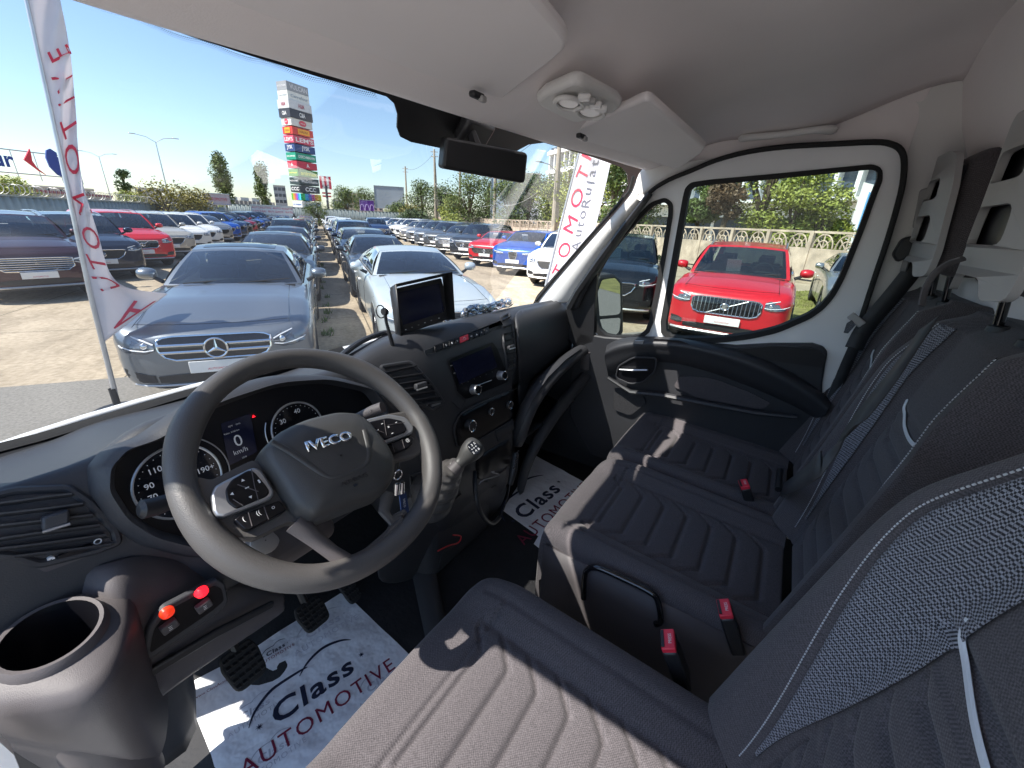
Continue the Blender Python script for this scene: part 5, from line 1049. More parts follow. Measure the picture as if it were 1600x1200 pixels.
# stack face, radio, buttons
hp1,_,_=hplane(rnd_poly([(662,548),(700,534),(786,507),(782,500),(790,560),(800,598),(720,640),(700,622)],.1),DP,'radio_fascia',.008)
bb,c0,n0=hplane([(678,540),(765,509),(766,518),(681,550)],PG,'button_row',.006)
def BPn(x,y,o=0): return pln(x,y,c0+n0*(.001+o),n0)
e0=[(678.5,540.3),(692,535.6),(701,532.4),(710,529.2),(718,526.4),(732,521.5),(740,518.7),(748,515.8),(756,513),(764,510)]
for i in range(9):
    (x0,y0),(x1,y1)=e0[i],e0[i+1]; m_=PINK if i==4 else PG
    o=plate('button',[(x0+.6,y0+.3),(x1-.3,y1+.2),(x1+.6,y1+9.0),(x0+1.5,y0+9.6)],lambda x,y,o:BPn(x,y,.003),m_,.004,bb,bev=.0008)
    if i>0:
        xm,ym=(x0+x1)/2+.7,(y0+y1)/2+5
        if i==4: b=MB(); b.tube([BPn(xm-2.4,ym+1.9,.0035),BPn(xm,ym-2.6,.0035),BPn(xm+2.4,ym+1.2,.0035)],.0007,5,closed=True); b.build('hazard_triangle',ICO,o)
        else: txt(['','D','●','A','','▬','▲','P','I'][i],frame(BPn(xm,ym,.0036),V((1,0,0))-n0*n0.x,n0.cross(V((1,0,0))-n0*n0.x)),.006,ICO,o)
rd,c1,n1_=hplane(rnd_poly([(700,561),(770,534),(778,545),(797,596),(728,624),(715,612)],.12),PG,'radio',.010,bev=.002)
def RP(x,y,o=0): return pln(x,y,c1+n1_*(.0008+o),n1_)
plate('radio_screen',[(706,566),(767,541),(777,573),(718,601)],lambda x,y,o:RP(x,y,.001),SCR,.001,rd)
rx=V((1,0,0))-n1_*n1_.x; ry=n1_.cross(rx)
for x,y,s in ((706,571,'MEDIA'),(710,583,'MENU'),(737,604,'MUTE'),(752,604,'INFO')): txt(s,frame(RP(x,y,.001),rx,ry),.0028,ICO,rd)
b=MB(); b.tube([RP(744,603,.002),RP(768,594,.002)],.0011,5); b.build('trim_line',SILV,rd)
for i in range(6): txt(str(i+1),frame(RP(722+9.4*i,600-3.8*i,.0012),rx,ry),.0035,ICO,rd)
for x,y in ((735,608),(777,586)):
    o,M=knob(x,y,.0155,.026,SILV,'volume_knob',rd,CHR,base=.006,n=n1_); b=MB(); b.lathe([(.0005,.0268),(.0125,.0268)],M,20); b.build('knob_face',PG,o)
cp,c2,n2=hplane(rnd_poly([(706,668),(716,646),(744,631),(800,608),(807,622),(806,645),(796,657),(738,692),(712,700)],.3),DGL,'climate_panel',-.02)
cpf=hconf('climate_face',rnd_poly([(706,668),(716,646),(744,631),(800,608),(807,622),(806,645),(796,657),(738,692),(712,700)],.3),PG,.006)
b=MB(); b.tube([H(x,y,.007) for x,y in rnd_poly([(706,668),(716,646),(744,631),(800,608),(807,622),(806,645),(796,657),(738,692),(712,700)],.3)],.003,6,closed=True); b.build('panel_rim',DP,cp)
for x,y,r_,h_ in ((727,663,.019,.024),(762,642,.013,.012),(791,632,.015,.014)):
    o,M=knob(x,y,r_,h_,BLACK,'climate_knob',cp,CHR,base=.006); knob_m=MB(); knob_m.tube([M@V((0,-r_*.4,h_+.001)),M@V((0,-r_*.65,h_+.001))],.0011,5); knob_m.build('pointer',ICO,o)
hconf('ashtray_door',rnd_poly([(772,672),(806,654),(808,668),(776,690)],.1),DP,.005)
hconf('socket_panel',rnd_poly([(742,715),(802,680),(806,720),(760,752),(742,745)],.1),PG,.005)
for x,y in ((776,712),(790,700),(770,728)): knob(x,y,.0075,.006,PG,'power_socket',DASH,SILV)
# glove / airbag face
hconf('airbag_cover',rnd_poly([(802,498),(812,488),(872,473),(880,476),(893,540),(870,556),(830,590),(812,648),(806,560)],.2),DP,.012)
# shelf bar sweeping round the glove shelf
b=MB(); b.tube([V(p) for p in [at(806,700,'y',.72),at(812,672,'y',.71),at(826,632,'y',.70),at(850,597,'y',.69),at(880,568,'y',.68),at(905,549,'y',.68),at(922,541,'y',.67)]],[.03,.034,.036,.036,.034,.032,.03],12,flat=.8); b.build('shelf_rail',DP,VAN,sub=1)
b=MB(); b.tube([at(812,775,'y',.74),at(818,735,'y',.72),at(838,690,'y',.70),at(868,645,'y',.68),at(900,605,'y',.66),at(922,580,'y',.65),at(930,560,'y',.65)],[.02,.022,.026,.028,.028,.028,.026],12,flat=.8); b.build('shelf_lip',DP,VAN,sub=1)
b=MB(); b.grid([[V((x,y,z)) for x in (.42,.6,.8,.9)] for y,z in ((.78,1.34),(1.0,1.30),(1.02,1.18),(.80,1.14),(.70,1.17))]); b.build('shelf_tray',PG,VAN,sol=.006)
b=MB(); M=frame(at(919,552,'y',.66)-V((0,0,.02)),(1,0,0),(0,1,0)); b.lathe([(.030,-.05),(.036,.03),(.040,.034),(.036,.036),(.031,.03),(.026,-.04),(.001,-.04)],M,24); b.build('cup_holder',DPL,VAN)
b=MB(); b.grid([[H(x,y,.001) for x,y in ((803,655),(812,640),(830,594),(870,560),(893,543),(905,530))],[at(x,y,'y',v) for x,y,v in ((806,690,.70),(816,662,.695),(832,625,.68),(856,590,.67),(884,562,.66),(908,545,.66))]]); b.build('shelf_brow',DP,VAN,sol=.004)
# cluster hood seam and dash-top lines
b=MB(); b.tube([H(x,y,.001) for x,y in ((598,545),(604,548),(608,556),(610,562))],.0025,6); b.build('seam',BLACK,DASH)
# ---- left lower dash: cup holder, switch panel, knee ----
b=MB()
c=at(70,985,'z',1.33); ch=V((-.845+.04,c.y,1.33))
chx=V((-.792,.700,1.418))
M=Matrix.Translation(chx)
b.lathe([(.048,-.34),(.050,-.20),(.054,-.08),(.058,-.02),(.058,-.004),(.054,.003),(.049,.002)],M@Matrix.Diagonal((.95,1.15,1,1)),40); cph=b.build('cup_holder',DPL,VAN); b=MB(); b.lathe([(.049,.001),(.046,-.012),(.043,-.05),(.038,-.17),(.001,-.17)],M@Matrix.Diagonal((.95,1.15,1,1)),40); b.build('cup_inner_shade',PG,cph)  # inside of the cup coloured black to stand for its shade
lowp=[[(-80,930),(60,905),(150,885),(230,865),(300,875),(380,905)],[(-80,1000),(60,930),(160,905),(240,900),(330,905),(420,925)],[(-80,1080),(60,1080),(170,985),(235,960),(330,930),(450,930)],[(-80,1150),(80,1130),(180,1080),(232,1060),(300,1010),(440,945)],[(-80,1260),(100,1230),(170,1170),(240,1110),(262,1080),(450,950)]]
rows=[]
for j,rw_ in enumerate(lowp): rows.append([at(x,y,'y',([.775,.74,.712,.70,.72] if i>1 else [.86,.86,.86,.84,.82])[j]+[0,0,0,0,.01,.02][i]) for i,(x,y) in enumerate(rw_)])
b=MB(); b.grid([crom(r,4) for r in rows]); b.v=[v for v in b.v]; lk=b.build('knee_panel',DPL,VAN,sub=1,sol=.006,soff=-1)
def KP(x,y,o=0): return at(x,y,'y',.700-o)
sw_=plate('switch_panel',rnd_poly([(222,1040),(230,985),(255,950),(340,905),(352,912),(358,940),(340,960)],.2),lambda x,y,o:KP(x,y,.008),DP,.012,VAN,bev=.003)
plate('switch_recess',rnd_poly([(233,1022),(240,985),(262,955),(335,915),(346,920),(350,938),(335,952)],.2),lambda x,y,o:KP(x,y,.0085),PG,.001,sw_)
for x,y in ((264,978),(318,946)):
    c=KP(x,y,.012); b=MB(); b.box(c,(.022,.012,.016),Matrix.Rotation(R(-8),3,'Y')); o=b.build('rocker_switch',DPL,sw_,bev=.002); txt('Ξ',frame(c+V((0,-.0066,0)),(1,0,0),(0,0,1)),.007,ICO,o)
    b=MB(); c=KP(x-4,y-22,.010); b.lathe([(.010,0),(.009,.006),(.005,.009),(.0005,.010)],frame(c,(1,0,0),(0,0,1)),18); b.build('red_indicator',REDL if x>300 else pm('switch_orange',(.6,.03,.01),.25,emit=.5),sw_)
plate('lower_trim_strip',[(228,1052),(340,985),(430,940),(428,950),(340,997),(230,1064)],lambda x,y,o:KP(x,y,.01),BLACK,.01,VAN,bev=.003)
for pp in (((170,1110),(186,1150),(200,1210)),((172,1090),(200,1072),(226,1056))): b=MB(); b.tube([at(x,y,'y',.696) for x,y in pp],.0018,5); b.build('seam',BLACK,VAN)
P0=V((-.792,.700,1.418)); orr=[(-80,905),(0,900),(70,893),(140,886),(185,890),(208,915),(207,960),(195,1010),(174,1052),(135,1080),(80,1094),(0,1102),(-80,1104),(-90,1010)]
oz=[at(x,y,'z',1.408) for x,y in orr]; import bisect
aa=sorted([(math.atan2(p.y-P0.y,p.x-P0.x),p) for p in oz],key=lambda t:t[0]); rows=[[],[],[],[],[]]
for i in range(48):
    a=-PI+2*PI*i/48; ks=[t[0] for t in aa]; j=bisect.bisect(ks,a)%len(aa); j0=j-1; a0_,p0_=aa[j0]; a1_,p1_=aa[j]; da=(a1_-a0_)%(2*PI); u=((a-a0_)%(2*PI))/max(1e-6,da); q=p0_.lerp(p1_,u); inn_=P0+V((.050*math.cos(a),.060*math.sin(a),0))
    rows[0].append(inn_+V((0,0,-.006))); rows[1].append(inn_.lerp(q,.35)+V((0,0,-.008))); rows[2].append(q.lerp(inn_,.12)+V((0,0,-.012))); rows[3].append(q+V((0,0,-.035))); rows[4].append(P0+(q-P0)*.80+V((.015,.06,-.30)))
b=MB(); b.grid(rows,cu=True); b.build('cup_holder_surround',DPL,VAN,sub=1)
# ---- steering ----
WC=V((-.4665,.5455,1.590)); tl=.7475; wu=V((1,0,0)); wv=V((0,math.cos(tl),math.sin(tl))); wN=V((0,-math.sin(tl),math.cos(tl)))
SW=empty('steering_wheel',(0,0,0),parent=VAN)
def WP(x,y,o=0): return pln(x,y,WC+wN*o,wN)
b=MB(); n=96; pts=[];rr=[]
for i in range(n):
    a=2*PI*i/n; pts.append(WC+wu*(.186*math.cos(a))+wv*(.186*math.sin(a)-(.010*max(0,-math.sin(a))**6*-1))); s_=math.sin(a)
    rr.append(.0166+.003*math.exp(-((a-R(140))/.28)**2)+.003*math.exp(-((a-R(40))/.28)**2)+.0022*max(0,-s_)+.002*math.exp(-((a-R(195))/.35)**2)+.002*math.exp(-((a-R(345))/.35)**2))
b.tube(pts,rr,16,closed=True,up=wN,flat=1.15); b.build('rim',WHL,SW)
hub=rnd_poly([(399,714),(430,682),(470,664),(520,652),(553,654),(572,668),(599,702),(612,728),(609,755),(595,776),(558,790),(520,805),(478,822),(452,805),(430,768),(408,735)],.35,3)
hc=V((sum(x for x,_ in hub)/len(hub),sum(y for _,y in hub)/len(hub)))
b=MB(); rows=[]
for k,o in ((1.02,-.02),(1.02,.0),(1.0,.018),(.95,.030),(.85,.037),(.6,.042),(.3,.045),(.02,.046)):
    rows.append([WP(hc.x+(x-hc.x)*1,hc.y+(y-hc.y)*1,0) for x,y in hub])
base=rows[0]; cw=sum(base,V((0,0,0)))/len(base)
rows=[[cw+(p-cw)*k+wN*o for p in base] for k,o in ((1.0,-.03),(1.0,.0),(.99,.014),(.95,.026),(.86,.034),(.6,.040),(.3,.043),(.02,.044))]
b.grid(rows,cu=True); hb_=b.build('airbag_cover',HUB,SW,ang=180)
WQ=lambda x,y,o: pln(x,y,WC+wN*o,wN)
def wl2(pp,o,r,m,name,par,flat=.5): b=MB(); b.tube([WQ(x,y,o) for x,y in crom([V((a,c_,0)) for a,c_ in pp],4)] if False else [WQ(q.x,q.y,o) for q in crom([V((a,c_,0)) for a,c_ in pp],4)],r,8,flat=flat,up=wN); return b.build(name,m,par)
wl2([(425,690),(452,705),(485,727),(507,742),(522,745),(550,737),(570,726),(576,714),(575,695),(570,672)],.0405,.0045,HUB,'cover_ridge',hb_)
def wtext(s,p0,p1,o,h,m,name='lettering',ext=.003,bold=0,w=None,sp_=1.0,shear=0):
    a,c=WQ(*p0,o),WQ(*p1,o); x=(c-a); L=x.length; return txt(s,frame((a+c)/2,x,wN.cross(x)),h,m,hb_,name,ext,bold,shear,w=L if w is None else w,sp_=sp_)
wtext('IVECO',(478,699),(549,680),.0445,.0155,CHR,'badge',.004,.035,None,1.05)
wtext('AIRBAG',(532,758),(574,741),.043,.007,BLACK,'airbag_lettering',.0008,0,None)
b=MB(); q=WQ(556,758,.043); b.box(q,(.006,.004,.002)); b.build('airbag_lettering',BLACK,hb_)
def wplate(name,pts,o,th,m,par=SW,bev=.002): return plate(name,pts,lambda x,y,_:WQ(x,y,o),m,th,par,bev=bev,dirn=-wN)
# spokes
wplate('spoke',rnd_poly([(296,742),(330,750),(400,716),(432,770),(470,815),(450,815),(400,840),(372,838),(330,822),(300,800)],.2),.002,.022,WHL,bev=.006)
wplate('spoke',rnd_poly([(560,668),(600,646),(640,640),(664,660),(668,700),(650,712),(612,722),(600,706)],.2),.002,.022,WHL,bev=.006)
s1=wplate('spoke_trim',rnd_poly([(404,725),(352,750),(336,759),(330,772),(333,798),(338,806),(350,807),(434,775)],.3),.016,.012,SILV,bev=.003)
k1=wplate('button_pad',rnd_poly([(393,731),(362,749),(352,765),(355,784),(369,795),(427,771)],.3),.0185,.008,PG)
s2=wplate('spoke_trim',rnd_poly([(565,656),(607,646),(634,651),(647,666),(645,676),(597,695)],.3),.016,.012,SILV,bev=.003)
k2=wplate('button_pad',rnd_poly([(571,660),(606,652),(629,657),(636,670),(634,675),(594,690)],.3),.0185,.008,PG)
s3=wplate('button_row',rnd_poly([(366,812),(374,805),(438,781),(448,797),(392,827),(382,827)],.25),.012,.014,PG,bev=.003)
s4=wplate('button_row',rnd_poly([(600,698),(640,680),(647,684),(646,692),(638,701),(608,712)],.25),.012,.014,PG,bev=.003)
def icon(s,x,y,par,h=.005,o=.0195): 
    q=WQ(x,y,o); txt(s,frame(q,wu,wv),h,ICO,par)
for s_,x,y in (('▲',379,750),('▼',392,777),('◄',362,772),('▬',386,762),('▌',405,752)): icon(s_,x,y,k1,.0035)
for s_,x,y in (('▬',597,662),('◙',607,667),('▬',619,660),('▬',590,672),('▬',613,677)): icon(s_,x,y,k2,.003)
for s_,x,y in (('(',381,812),('((',404,802),('o',427,793)): icon(s_,x,y,s3,.006,.0135)
icon('@',637,688,s4,.006,.0135)
for q,pa in ((((393,733),(398,760),(404,782)),k1),(((371,757),(404,768)),k1),(((364,780),(380,790)),k1),(((600,656),(604,680)),k2),(((578,668),(600,676)),k2),(((606,664),(632,660)),k2),(((388,800),(394,822)),s3),(((412,790),(420,812)),s3),(((612,692),(617,707)),s4),(((628,686),(632,700)),s4)):
    b=MB(); b.tube([WQ(x,y,.019 if pa in(k1,k2) else .0125) for x,y in q],.0006,5); b.build('button_gap',DPL,pa)
# bottom spoke
b=MB(); b.tube([WQ(x,y,o) for x,y,o in ((462,815,.008),(492,842,.004),(520,864,.0),(548,884,-.002))],[.017,.012,.011,.014],8,flat=.5,up=wN); b.build('spoke',SILV if False else DPL,SW)
b=MB(); b.tube([WQ(x,y,o) for x,y,o in ((540,890,0),(575,872,0),(606,845,.0),(630,812,.0))],[.010,.014,.014,.008],8,flat=.6,up=wN); b.build('spoke',WHL,SW)
b=MB(); b.tube([WQ(x,y,-.004) for x,y in ((606,770),(600,800),(612,815),(634,800))],[.012,.010,.010,.006],8,flat=.5,up=wN); b.build('spoke',WHL,SW)
# column
b=MB(); b.tube([WC-wN*.02,WC-wN*.06,WC-wN*.12,WC-wN*.26],[.05,.062,.066,.07],20,flat=1.0,up=wu); b.build('steering_column',DPL,VAN)
b=MB(); q=WQ(445,840,-.09); b.box(q+V((0,0,0)),(.12,.10,.07),Matrix.Rotation(tl-PI/2+.2,3,'X')); b.build('column_shroud',DPL,VAN,bev=.02,bs=4)
b=MB(); q=WQ(412,848,-.05); b.lathe([(.018,0),(.018,.01),(.014,.012),(.001,.012)],frame(q,wu,wv),20); b.build('column_knob',LGP,VAN)
b=MB(); p=[at(x,y,'y',v) for x,y,v in ((540,662,.66),(560,652,.63),(585,641,.60),(598,636,.585))]; b.tube(p,[.007,.009,.011,.0105],12); st_=b.build('wiper_stalk',DPL,VAN); txt('≡ O',frame(at(575,644,'y',.596),(1,.1,.12),(0,-.2,1)),.008,ICO,st_)
b=MB(); p=[at(x,y,'y',v) for x,y,v in ((310,766,.68),(270,782,.675),(240,792,.672),(222,796,.67),(216,797,.67))]; b.tube(p,[.010,.012,.0135,.0135,.008],14); b.build('indicator_stalk',BLACK,VAN)
# ignition keys
KY=empty('key_ring',at(622,745,'y',.62)); tag(KY,'keys with chrome clip and dark blue strap hanging from the ignition','keys')
kp_=lambda x,y,v=.60: at(x,y,'y',v)
b=MB(); b.tube([kp_(623,722,.62),kp_(622,740,.61)],.003,6); b.build('key',CHR,KY)
b=MB(); c=kp_(622,742,.605); b.tube([c+V((.011*math.cos(a),0,.011*math.sin(a))) for a in [2*PI*i/20 for i in range(20)]],.0013,5,closed=True); b.build('ring',CHR,KY)
b=MB(); b.tube([kp_(620,755),kp_(619,772)],[.008,.007],10); b.tube([kp_(628,753),kp_(628,770)],[.006,.006],10); b.build('clip',CHR,KY)
b=MB(); P=[kp_(624,768),kp_(634,768),kp_(640,800),(kp_(634,808)),kp_(628,806)]; b.prism(P,(0,.003,0)); sp1=b.build('strap',pm('strap_blue',(.012,.03,.10),.6,var=(30,.2)),KY); txt('IVECO',frame(kp_(632,786,.598),kp_(634,803)-kp_(630,770),kp_(640,785)-kp_(630,787)),.006,ICO,sp1)
for ch in KY.children: ch.matrix_parent_inverse=Matrix.Translation(-KY.location)
# ---- gear lever ----
GLv=empty('gear_lever',(0,0,0),parent=VAN)
k0=at(720,722,'y',.56); k1_=at(757,682,'y',.535); ax=(k1_-k0).normalized()
rows=[]
M=frame(k0,ax.cross(V((0,1,0))),ax.cross(ax.cross(V((0,1,0))))); 
Mz=ax.to_track_quat('Z','Y').to_matrix().to_4x4(); Mz.translation=k0
b=MB(); b.lathe([(.0005,-.012),(.012,-.012),(.015,-.006),(.013,.0),(.017,.010),(.024,.026),(.0275,.042),(.026,.056),(.019,.066),(.0005,.069)],Mz@Matrix.Diagonal((1,1.1,1,1)),28); kb=b.build('gear_knob',HUB,GLv,sub=1)
ndir=(CAM-k1_).normalized(); cpt=k0+ax*.048+ndir*.026; Mi=frame(cpt,V((1,0,.1))-ndir*V((1,0,.1)).dot(ndir),ndir.cross(V((1,0,.1))-ndir*V((1,0,.1)).dot(ndir)))
b=MB(); b.prism([Mi@V((x*.013,y*.017,0)) for x,y in rnd_poly([(-1,-1),(1,-1),(.9,1),(-.9,1)],.4)],ndir*.004); ins=b.build('shift_pattern',PG,kb,bev=.001); txt('1 3 5\n+++\n2 4 6',Mi@Matrix.Translation((0,0,.0045)),.006,ICO,ins,w=.02)
b=MB(); base_=H(668,775,.0); pth=[base_,base_.lerp(k0,.35)+V((0,-.01,.01)),base_.lerp(k0,.7)+V((0,0,.006)),k0-ax*.012]
pp=crom(pth,10); rr=[(.062*(1-i/len(pp))**1.4+.016)*(1+.10*math.sin(i*1.3)) for i in range(len(pp))]; b.tube(pp,rr,24); b.v=[v+V((noise.noise(v*38),noise.noise(v*41+V((5,0,0))),noise.noise(v*36+V((0,9,0)))))*.007 for v in b.v]; b.build('gear_boot',LEA,GLv,sub=1)
b=MB(); b.tube([k0-ax*.03,k0-ax*.008],[.017,.015],16); b.build('collar',DPL,GLv)
b=MB(); b.tube([H(x,y,.004) for x,y in ((640,742),(665,735),(700,742),(718,770),(700,790),(660,792),(640,770))],.006,8,closed=True); b.build('boot_frame',DP,GLv)
# ---- handset and cable ----
hs=empty('handset',at(800,735,'y',.66)); tag(hs,'black handset with ribbed cord hanging on the centre console','handset')
b=MB(); b.tube([at(806,708,'y',.66),at(802,735,'y',.65),at(797,757,'y',.65)],[.012,.015,.010],12,flat=.7); b.build('body',BLACK,hs)
b=MB()
for i in range(7): t=i/6; b.box(at(809-6*t,706+26*t,'y',.643),(.014,.004,.003))
b.build('ribs',DPL,hs)
cab_=crom([at(x,y,'y',v) for x,y,v in ((742,738,.70),(743,770,.64),(752,803,.62),(768,818,.62),(782,806,.63),(792,780,.64),(797,757,.65))],8); b=MB(); b.tube(cab_[:32],.0075,10); b.tube(cab_[30:],.0025,8); b.build('cord',BLACK,hs)
for ch in hs.children: ch.matrix_parent_inverse=Matrix.Translation(-hs.location)
b=MB(); b.tube(crom([at(x,y,'y',.70) for x,y in ((684,861),(700,853),(716,848),(720,838),(708,836))],6),.0022,6); tag(b.build('loose_wire',pm('wire_red',(.6,.03,.04),.4,var=(20,.1))),'thin red wire hanging loose under the centre console','wire')
b=MB(); b.tube(crom([at(x,y,'y',.70) for x,y in ((686,885),(692,865),(712,852),(721,842))],6),.0014,6); tag(b.build('loose_wire',BLACK),'thin black wire beside the red one under the centre console','wire')
b=MB(); b.tube(crom([at(x,y,'y',.66) for x,y in ((748,757),(756,750),(780,742),(768,738),(772,737))],6),.0022,6); tag(b.build('aerial_stub',SILV),'bent silver wire clip at the foot of the centre console','clip')
# ---- dash monitor ----
MO=empty('dash_monitor',at(650,520,'y',.86)); tag(MO,'black reversing camera monitor with sunshade standing on the dashboard','monitor')
mc=at(650,505,'y',.86); mn=V((-.30,-.93,.22)).normalized()
def MOP(x,y,o=0): return pln(x,y,mc+mn*o,mn)
body_=plate('monitor_body',rnd_poly([(612,452),(690,434),(706,497),(622,526)],.05),lambda x,y,o:MOP(x,y,0),BLACK,.018,MO,bev=.003)
plate('monitor_screen',[(616,458),(686,443),(694,487),(630,508)],lambda x,y,o:MOP(x,y,.0015),pm('monitor_lcd',(.010,.012,.032),.1,coat=.3,emit=.0,var=(2,.3)),.001,MO)
o4=[MOP(x,y,0) for x,y in ((610,450),(691,432),(700,500),(622,524))]; hood=MB(); f4=[p+mn*.05+(p-mc)*.06 for p in o4]
hood.grid([[o4[3],o4[0],o4[1],o4[2]],[f4[3]-mn*.02,f4[0],f4[1],f4[2]-mn*.02]]); hood.build('sunshade',BLACK,MO,sol=.003)
for i,x in enumerate((634,644,654,664,674,686)):
    b=MB(); b.box(MOP(x,515-3.6*i,.002),(.004,.002,.002)); b.build('button',ICO if i in(0,3,5) else LGP,MO)
b=MB(); q=at(601,487,'y',.84); b.tube([q,at(604,505,'y',.83),H(614,541,.0)],[.005,.004,.006],8); b.lathe([(.001,.006),(.009,.006),(.011,0),(.009,-.005),(.001,-.005)],frame(q,(0,1,0),(0,0,1)),16); b.build('bracket',BLACK,MO)
b=MB(); M=frame(q+V((-.012,0,.002)),(1,0,0),(0,.2,1)); b.tube([M@V((.014*math.cos(a),.016*math.sin(a),0)) for a in [2*PI*i/18 for i in range(18)]],.0016,5,closed=True); b.build('wing_screw',BLACK,MO)
pd=MB(); c=at(655,536,'y',.86); pd.box(c,(.10,.07,.012)); pd.build('foot',BLACK,MO,bev=.004)
for ch in MO.children: ch.matrix_parent_inverse=Matrix.Translation(-MO.location)
# tray rim
b=MB(); b.tube(crom([at(x,y,'y',v) for x,y,v in ((522,566,.88),(560,536,.94),(600,520,.96),(624,524,.92))],5),.008,8); b.build('tray_rim',DP,VAN)
b=MB(); b.prism([at(520,568,'y',.885),at(600,523,'y',.95),at(640,522,'y',.93),at(700,502,'y',.93),at(722,498,'y',.90),at(700,508,'y',.86),at(612,545,'y',.855)],(0,0,-.03)); b.build('dash_tray',PG,VAN)
# wrapped parcel
PK=empty('wrapped_accessory',at(765,480,'y',.9)); tag(PK,'accessory wrapped in clear crinkled plastic lying on the dashboard right of the monitor','package')
PLS=glassm('clear_plastic',(.93,.94,.95),2.0,.08); b=MB(); q=crom([at(x,y,'y',v) for x,y,v in ((722,492,.88),(740,484,.88),(760,482,.88),(780,476,.88),(795,472,.90))],5)
rr=[.012,.015,.019,.016,.020]; b.tube(q,[interp([(0,.010),(5,.018),(12,.014),(20,.019)],i) for i in range(len(q))],14); b.v=[v+V((noise.noise(v*90),noise.noise(v*95+V((3,0,0))),noise.noise(v*85+V((0,4,0)))))*.008 for v in b.v]; b.build('wrapping',PLS,PK,ang=20)
b=MB(); b.tube(q[2:-2],.007,8); b.ball(q[-1],.012,10); b.ball(q[1],.010,10); b.build('contents',CHR,PK)
for ch in PK.children: ch.matrix_parent_inverse=Matrix.Translation(-PK.location)
b=MB(); b.grid([[V((.925,y,z)) for y in (.40,.7,.95,1.3)] for z in (.78,1.1,1.3,1.50)]); b.build('kick_panel',DP,VAN,sol=.008)
b=MB(); b.grid([[V((x,1.0,z)) for x in (.40,.7,.93)] for z in (.8,1.1,1.3)]); b.build('bulkhead_trim',FLR,VAN,sol=.008)
# ================= floor =================
FZ=.82
b=MB(); b.grid([[V((x,y,z)) for x in (-.85,-.3,.2,.6,.92)] for y,z in ((-.7,FZ),(.9,FZ),(1.06,FZ),(1.10,FZ+.03),(1.18,FZ+.25),(1.24,1.15),(1.26,1.45))]); b.build('floor',FLR,VAN,ang=180,sol=.01,soff=1)
b=MB()
for i in range(26):
    for j in range(12):
        x=-.30+i*.03+(j%2)*.015; y=.28+j*.03; c=V((x,y,FZ+.004)); b.tube([c+V((-.008,0,0)),c+V((0,.006,.001)),c+V((.008,0,0))],.0018,4)
b.build('tread_pattern',FLR,VAN)
b=MB(); b.tube([V((-.28,-.1,FZ+.01)),V((-.26,.5,FZ+.012)),V((-.05,.78,FZ+.03)),V((.1,.9,FZ+.12))],[.03,.03,.04,.05],10,flat=.6); b.build('tunnel_hump',DP,VAN)
b=MB(); b.box((.1,.80,.98),(.36,.14,.32)); b.build('console_base',DP,VAN,bev=.05,bs=4)
b=MB(); b.grid([[at(x,y,'y',v) for x,y,v in r] for r in (((600,800,.74),(680,790,.72),(745,770,.72),(800,745,.73)),((590,870,.74),(660,860,.73),(720,830,.73),(790,780,.74)),((580,920,.80),(650,910,.80),(700,870,.80),(780,800,.80)))]); b.build('console_skirt',DP,VAN,sub=2,sol=.005)
def FP(x,y,z=FZ+.012): return at(x,y,'z',z)
def mat(lab,outline,seed):
    r=empty('paper_floor_mat',FP(*outline[0])); tag(r,lab,'floor mat','paper floor mats')
    rn=random.Random(seed); P=[FP(x,y) for x,y in outline]; mn_=V((min(p.x for p in P),min(p.y for p in P),0)); mx_=V((max(p.x for p in P),max(p.y for p in P),0))
    bm=bmesh.new(); vs=[bm.verts.new(p) for p in P]; f=bm.faces.new(vs); 
    bmesh.ops.triangulate(bm,faces=[f]); 
    for _ in range(5): bmesh.ops.subdivide_edges(bm,edges=[e for e in bm.edges if e.calc_length()>.03],cuts=1,use_grid_fill=True)
    for v in bm.verts: v.co.z+=.003*noise.noise(v.co*9+V((seed,0,0)))+.0015*noise.noise(v.co*24)
    me=bpy.data.meshes.new('sheet'); bm.to_mesh(me); bm.free(); o=bpy.data.objects.new('sheet',me); COL.objects.link(o); me.materials.append(PAP); o.parent=r
    for p in me.polygons: p.use_smooth=True
    return r,o
CLR=pm('logo_navy',(.015,.02,.05),.6,var=(30,.2)); WINE=pm('logo_wine',(.20,.012,.045),.6,var=(30,.2)); FAINT=pm('logo_faint',(.56,.56,.62),.75,var=(9,.2))
def pz(c): return FZ+.012+.003*noise.noise(V((c.x*9+WSEED[0],c.y*9,(FZ+.012)*9)))+.0015*noise.noise(V((c.x*24,c.y*24,(FZ+.012)*24)))
WSEED=[1]
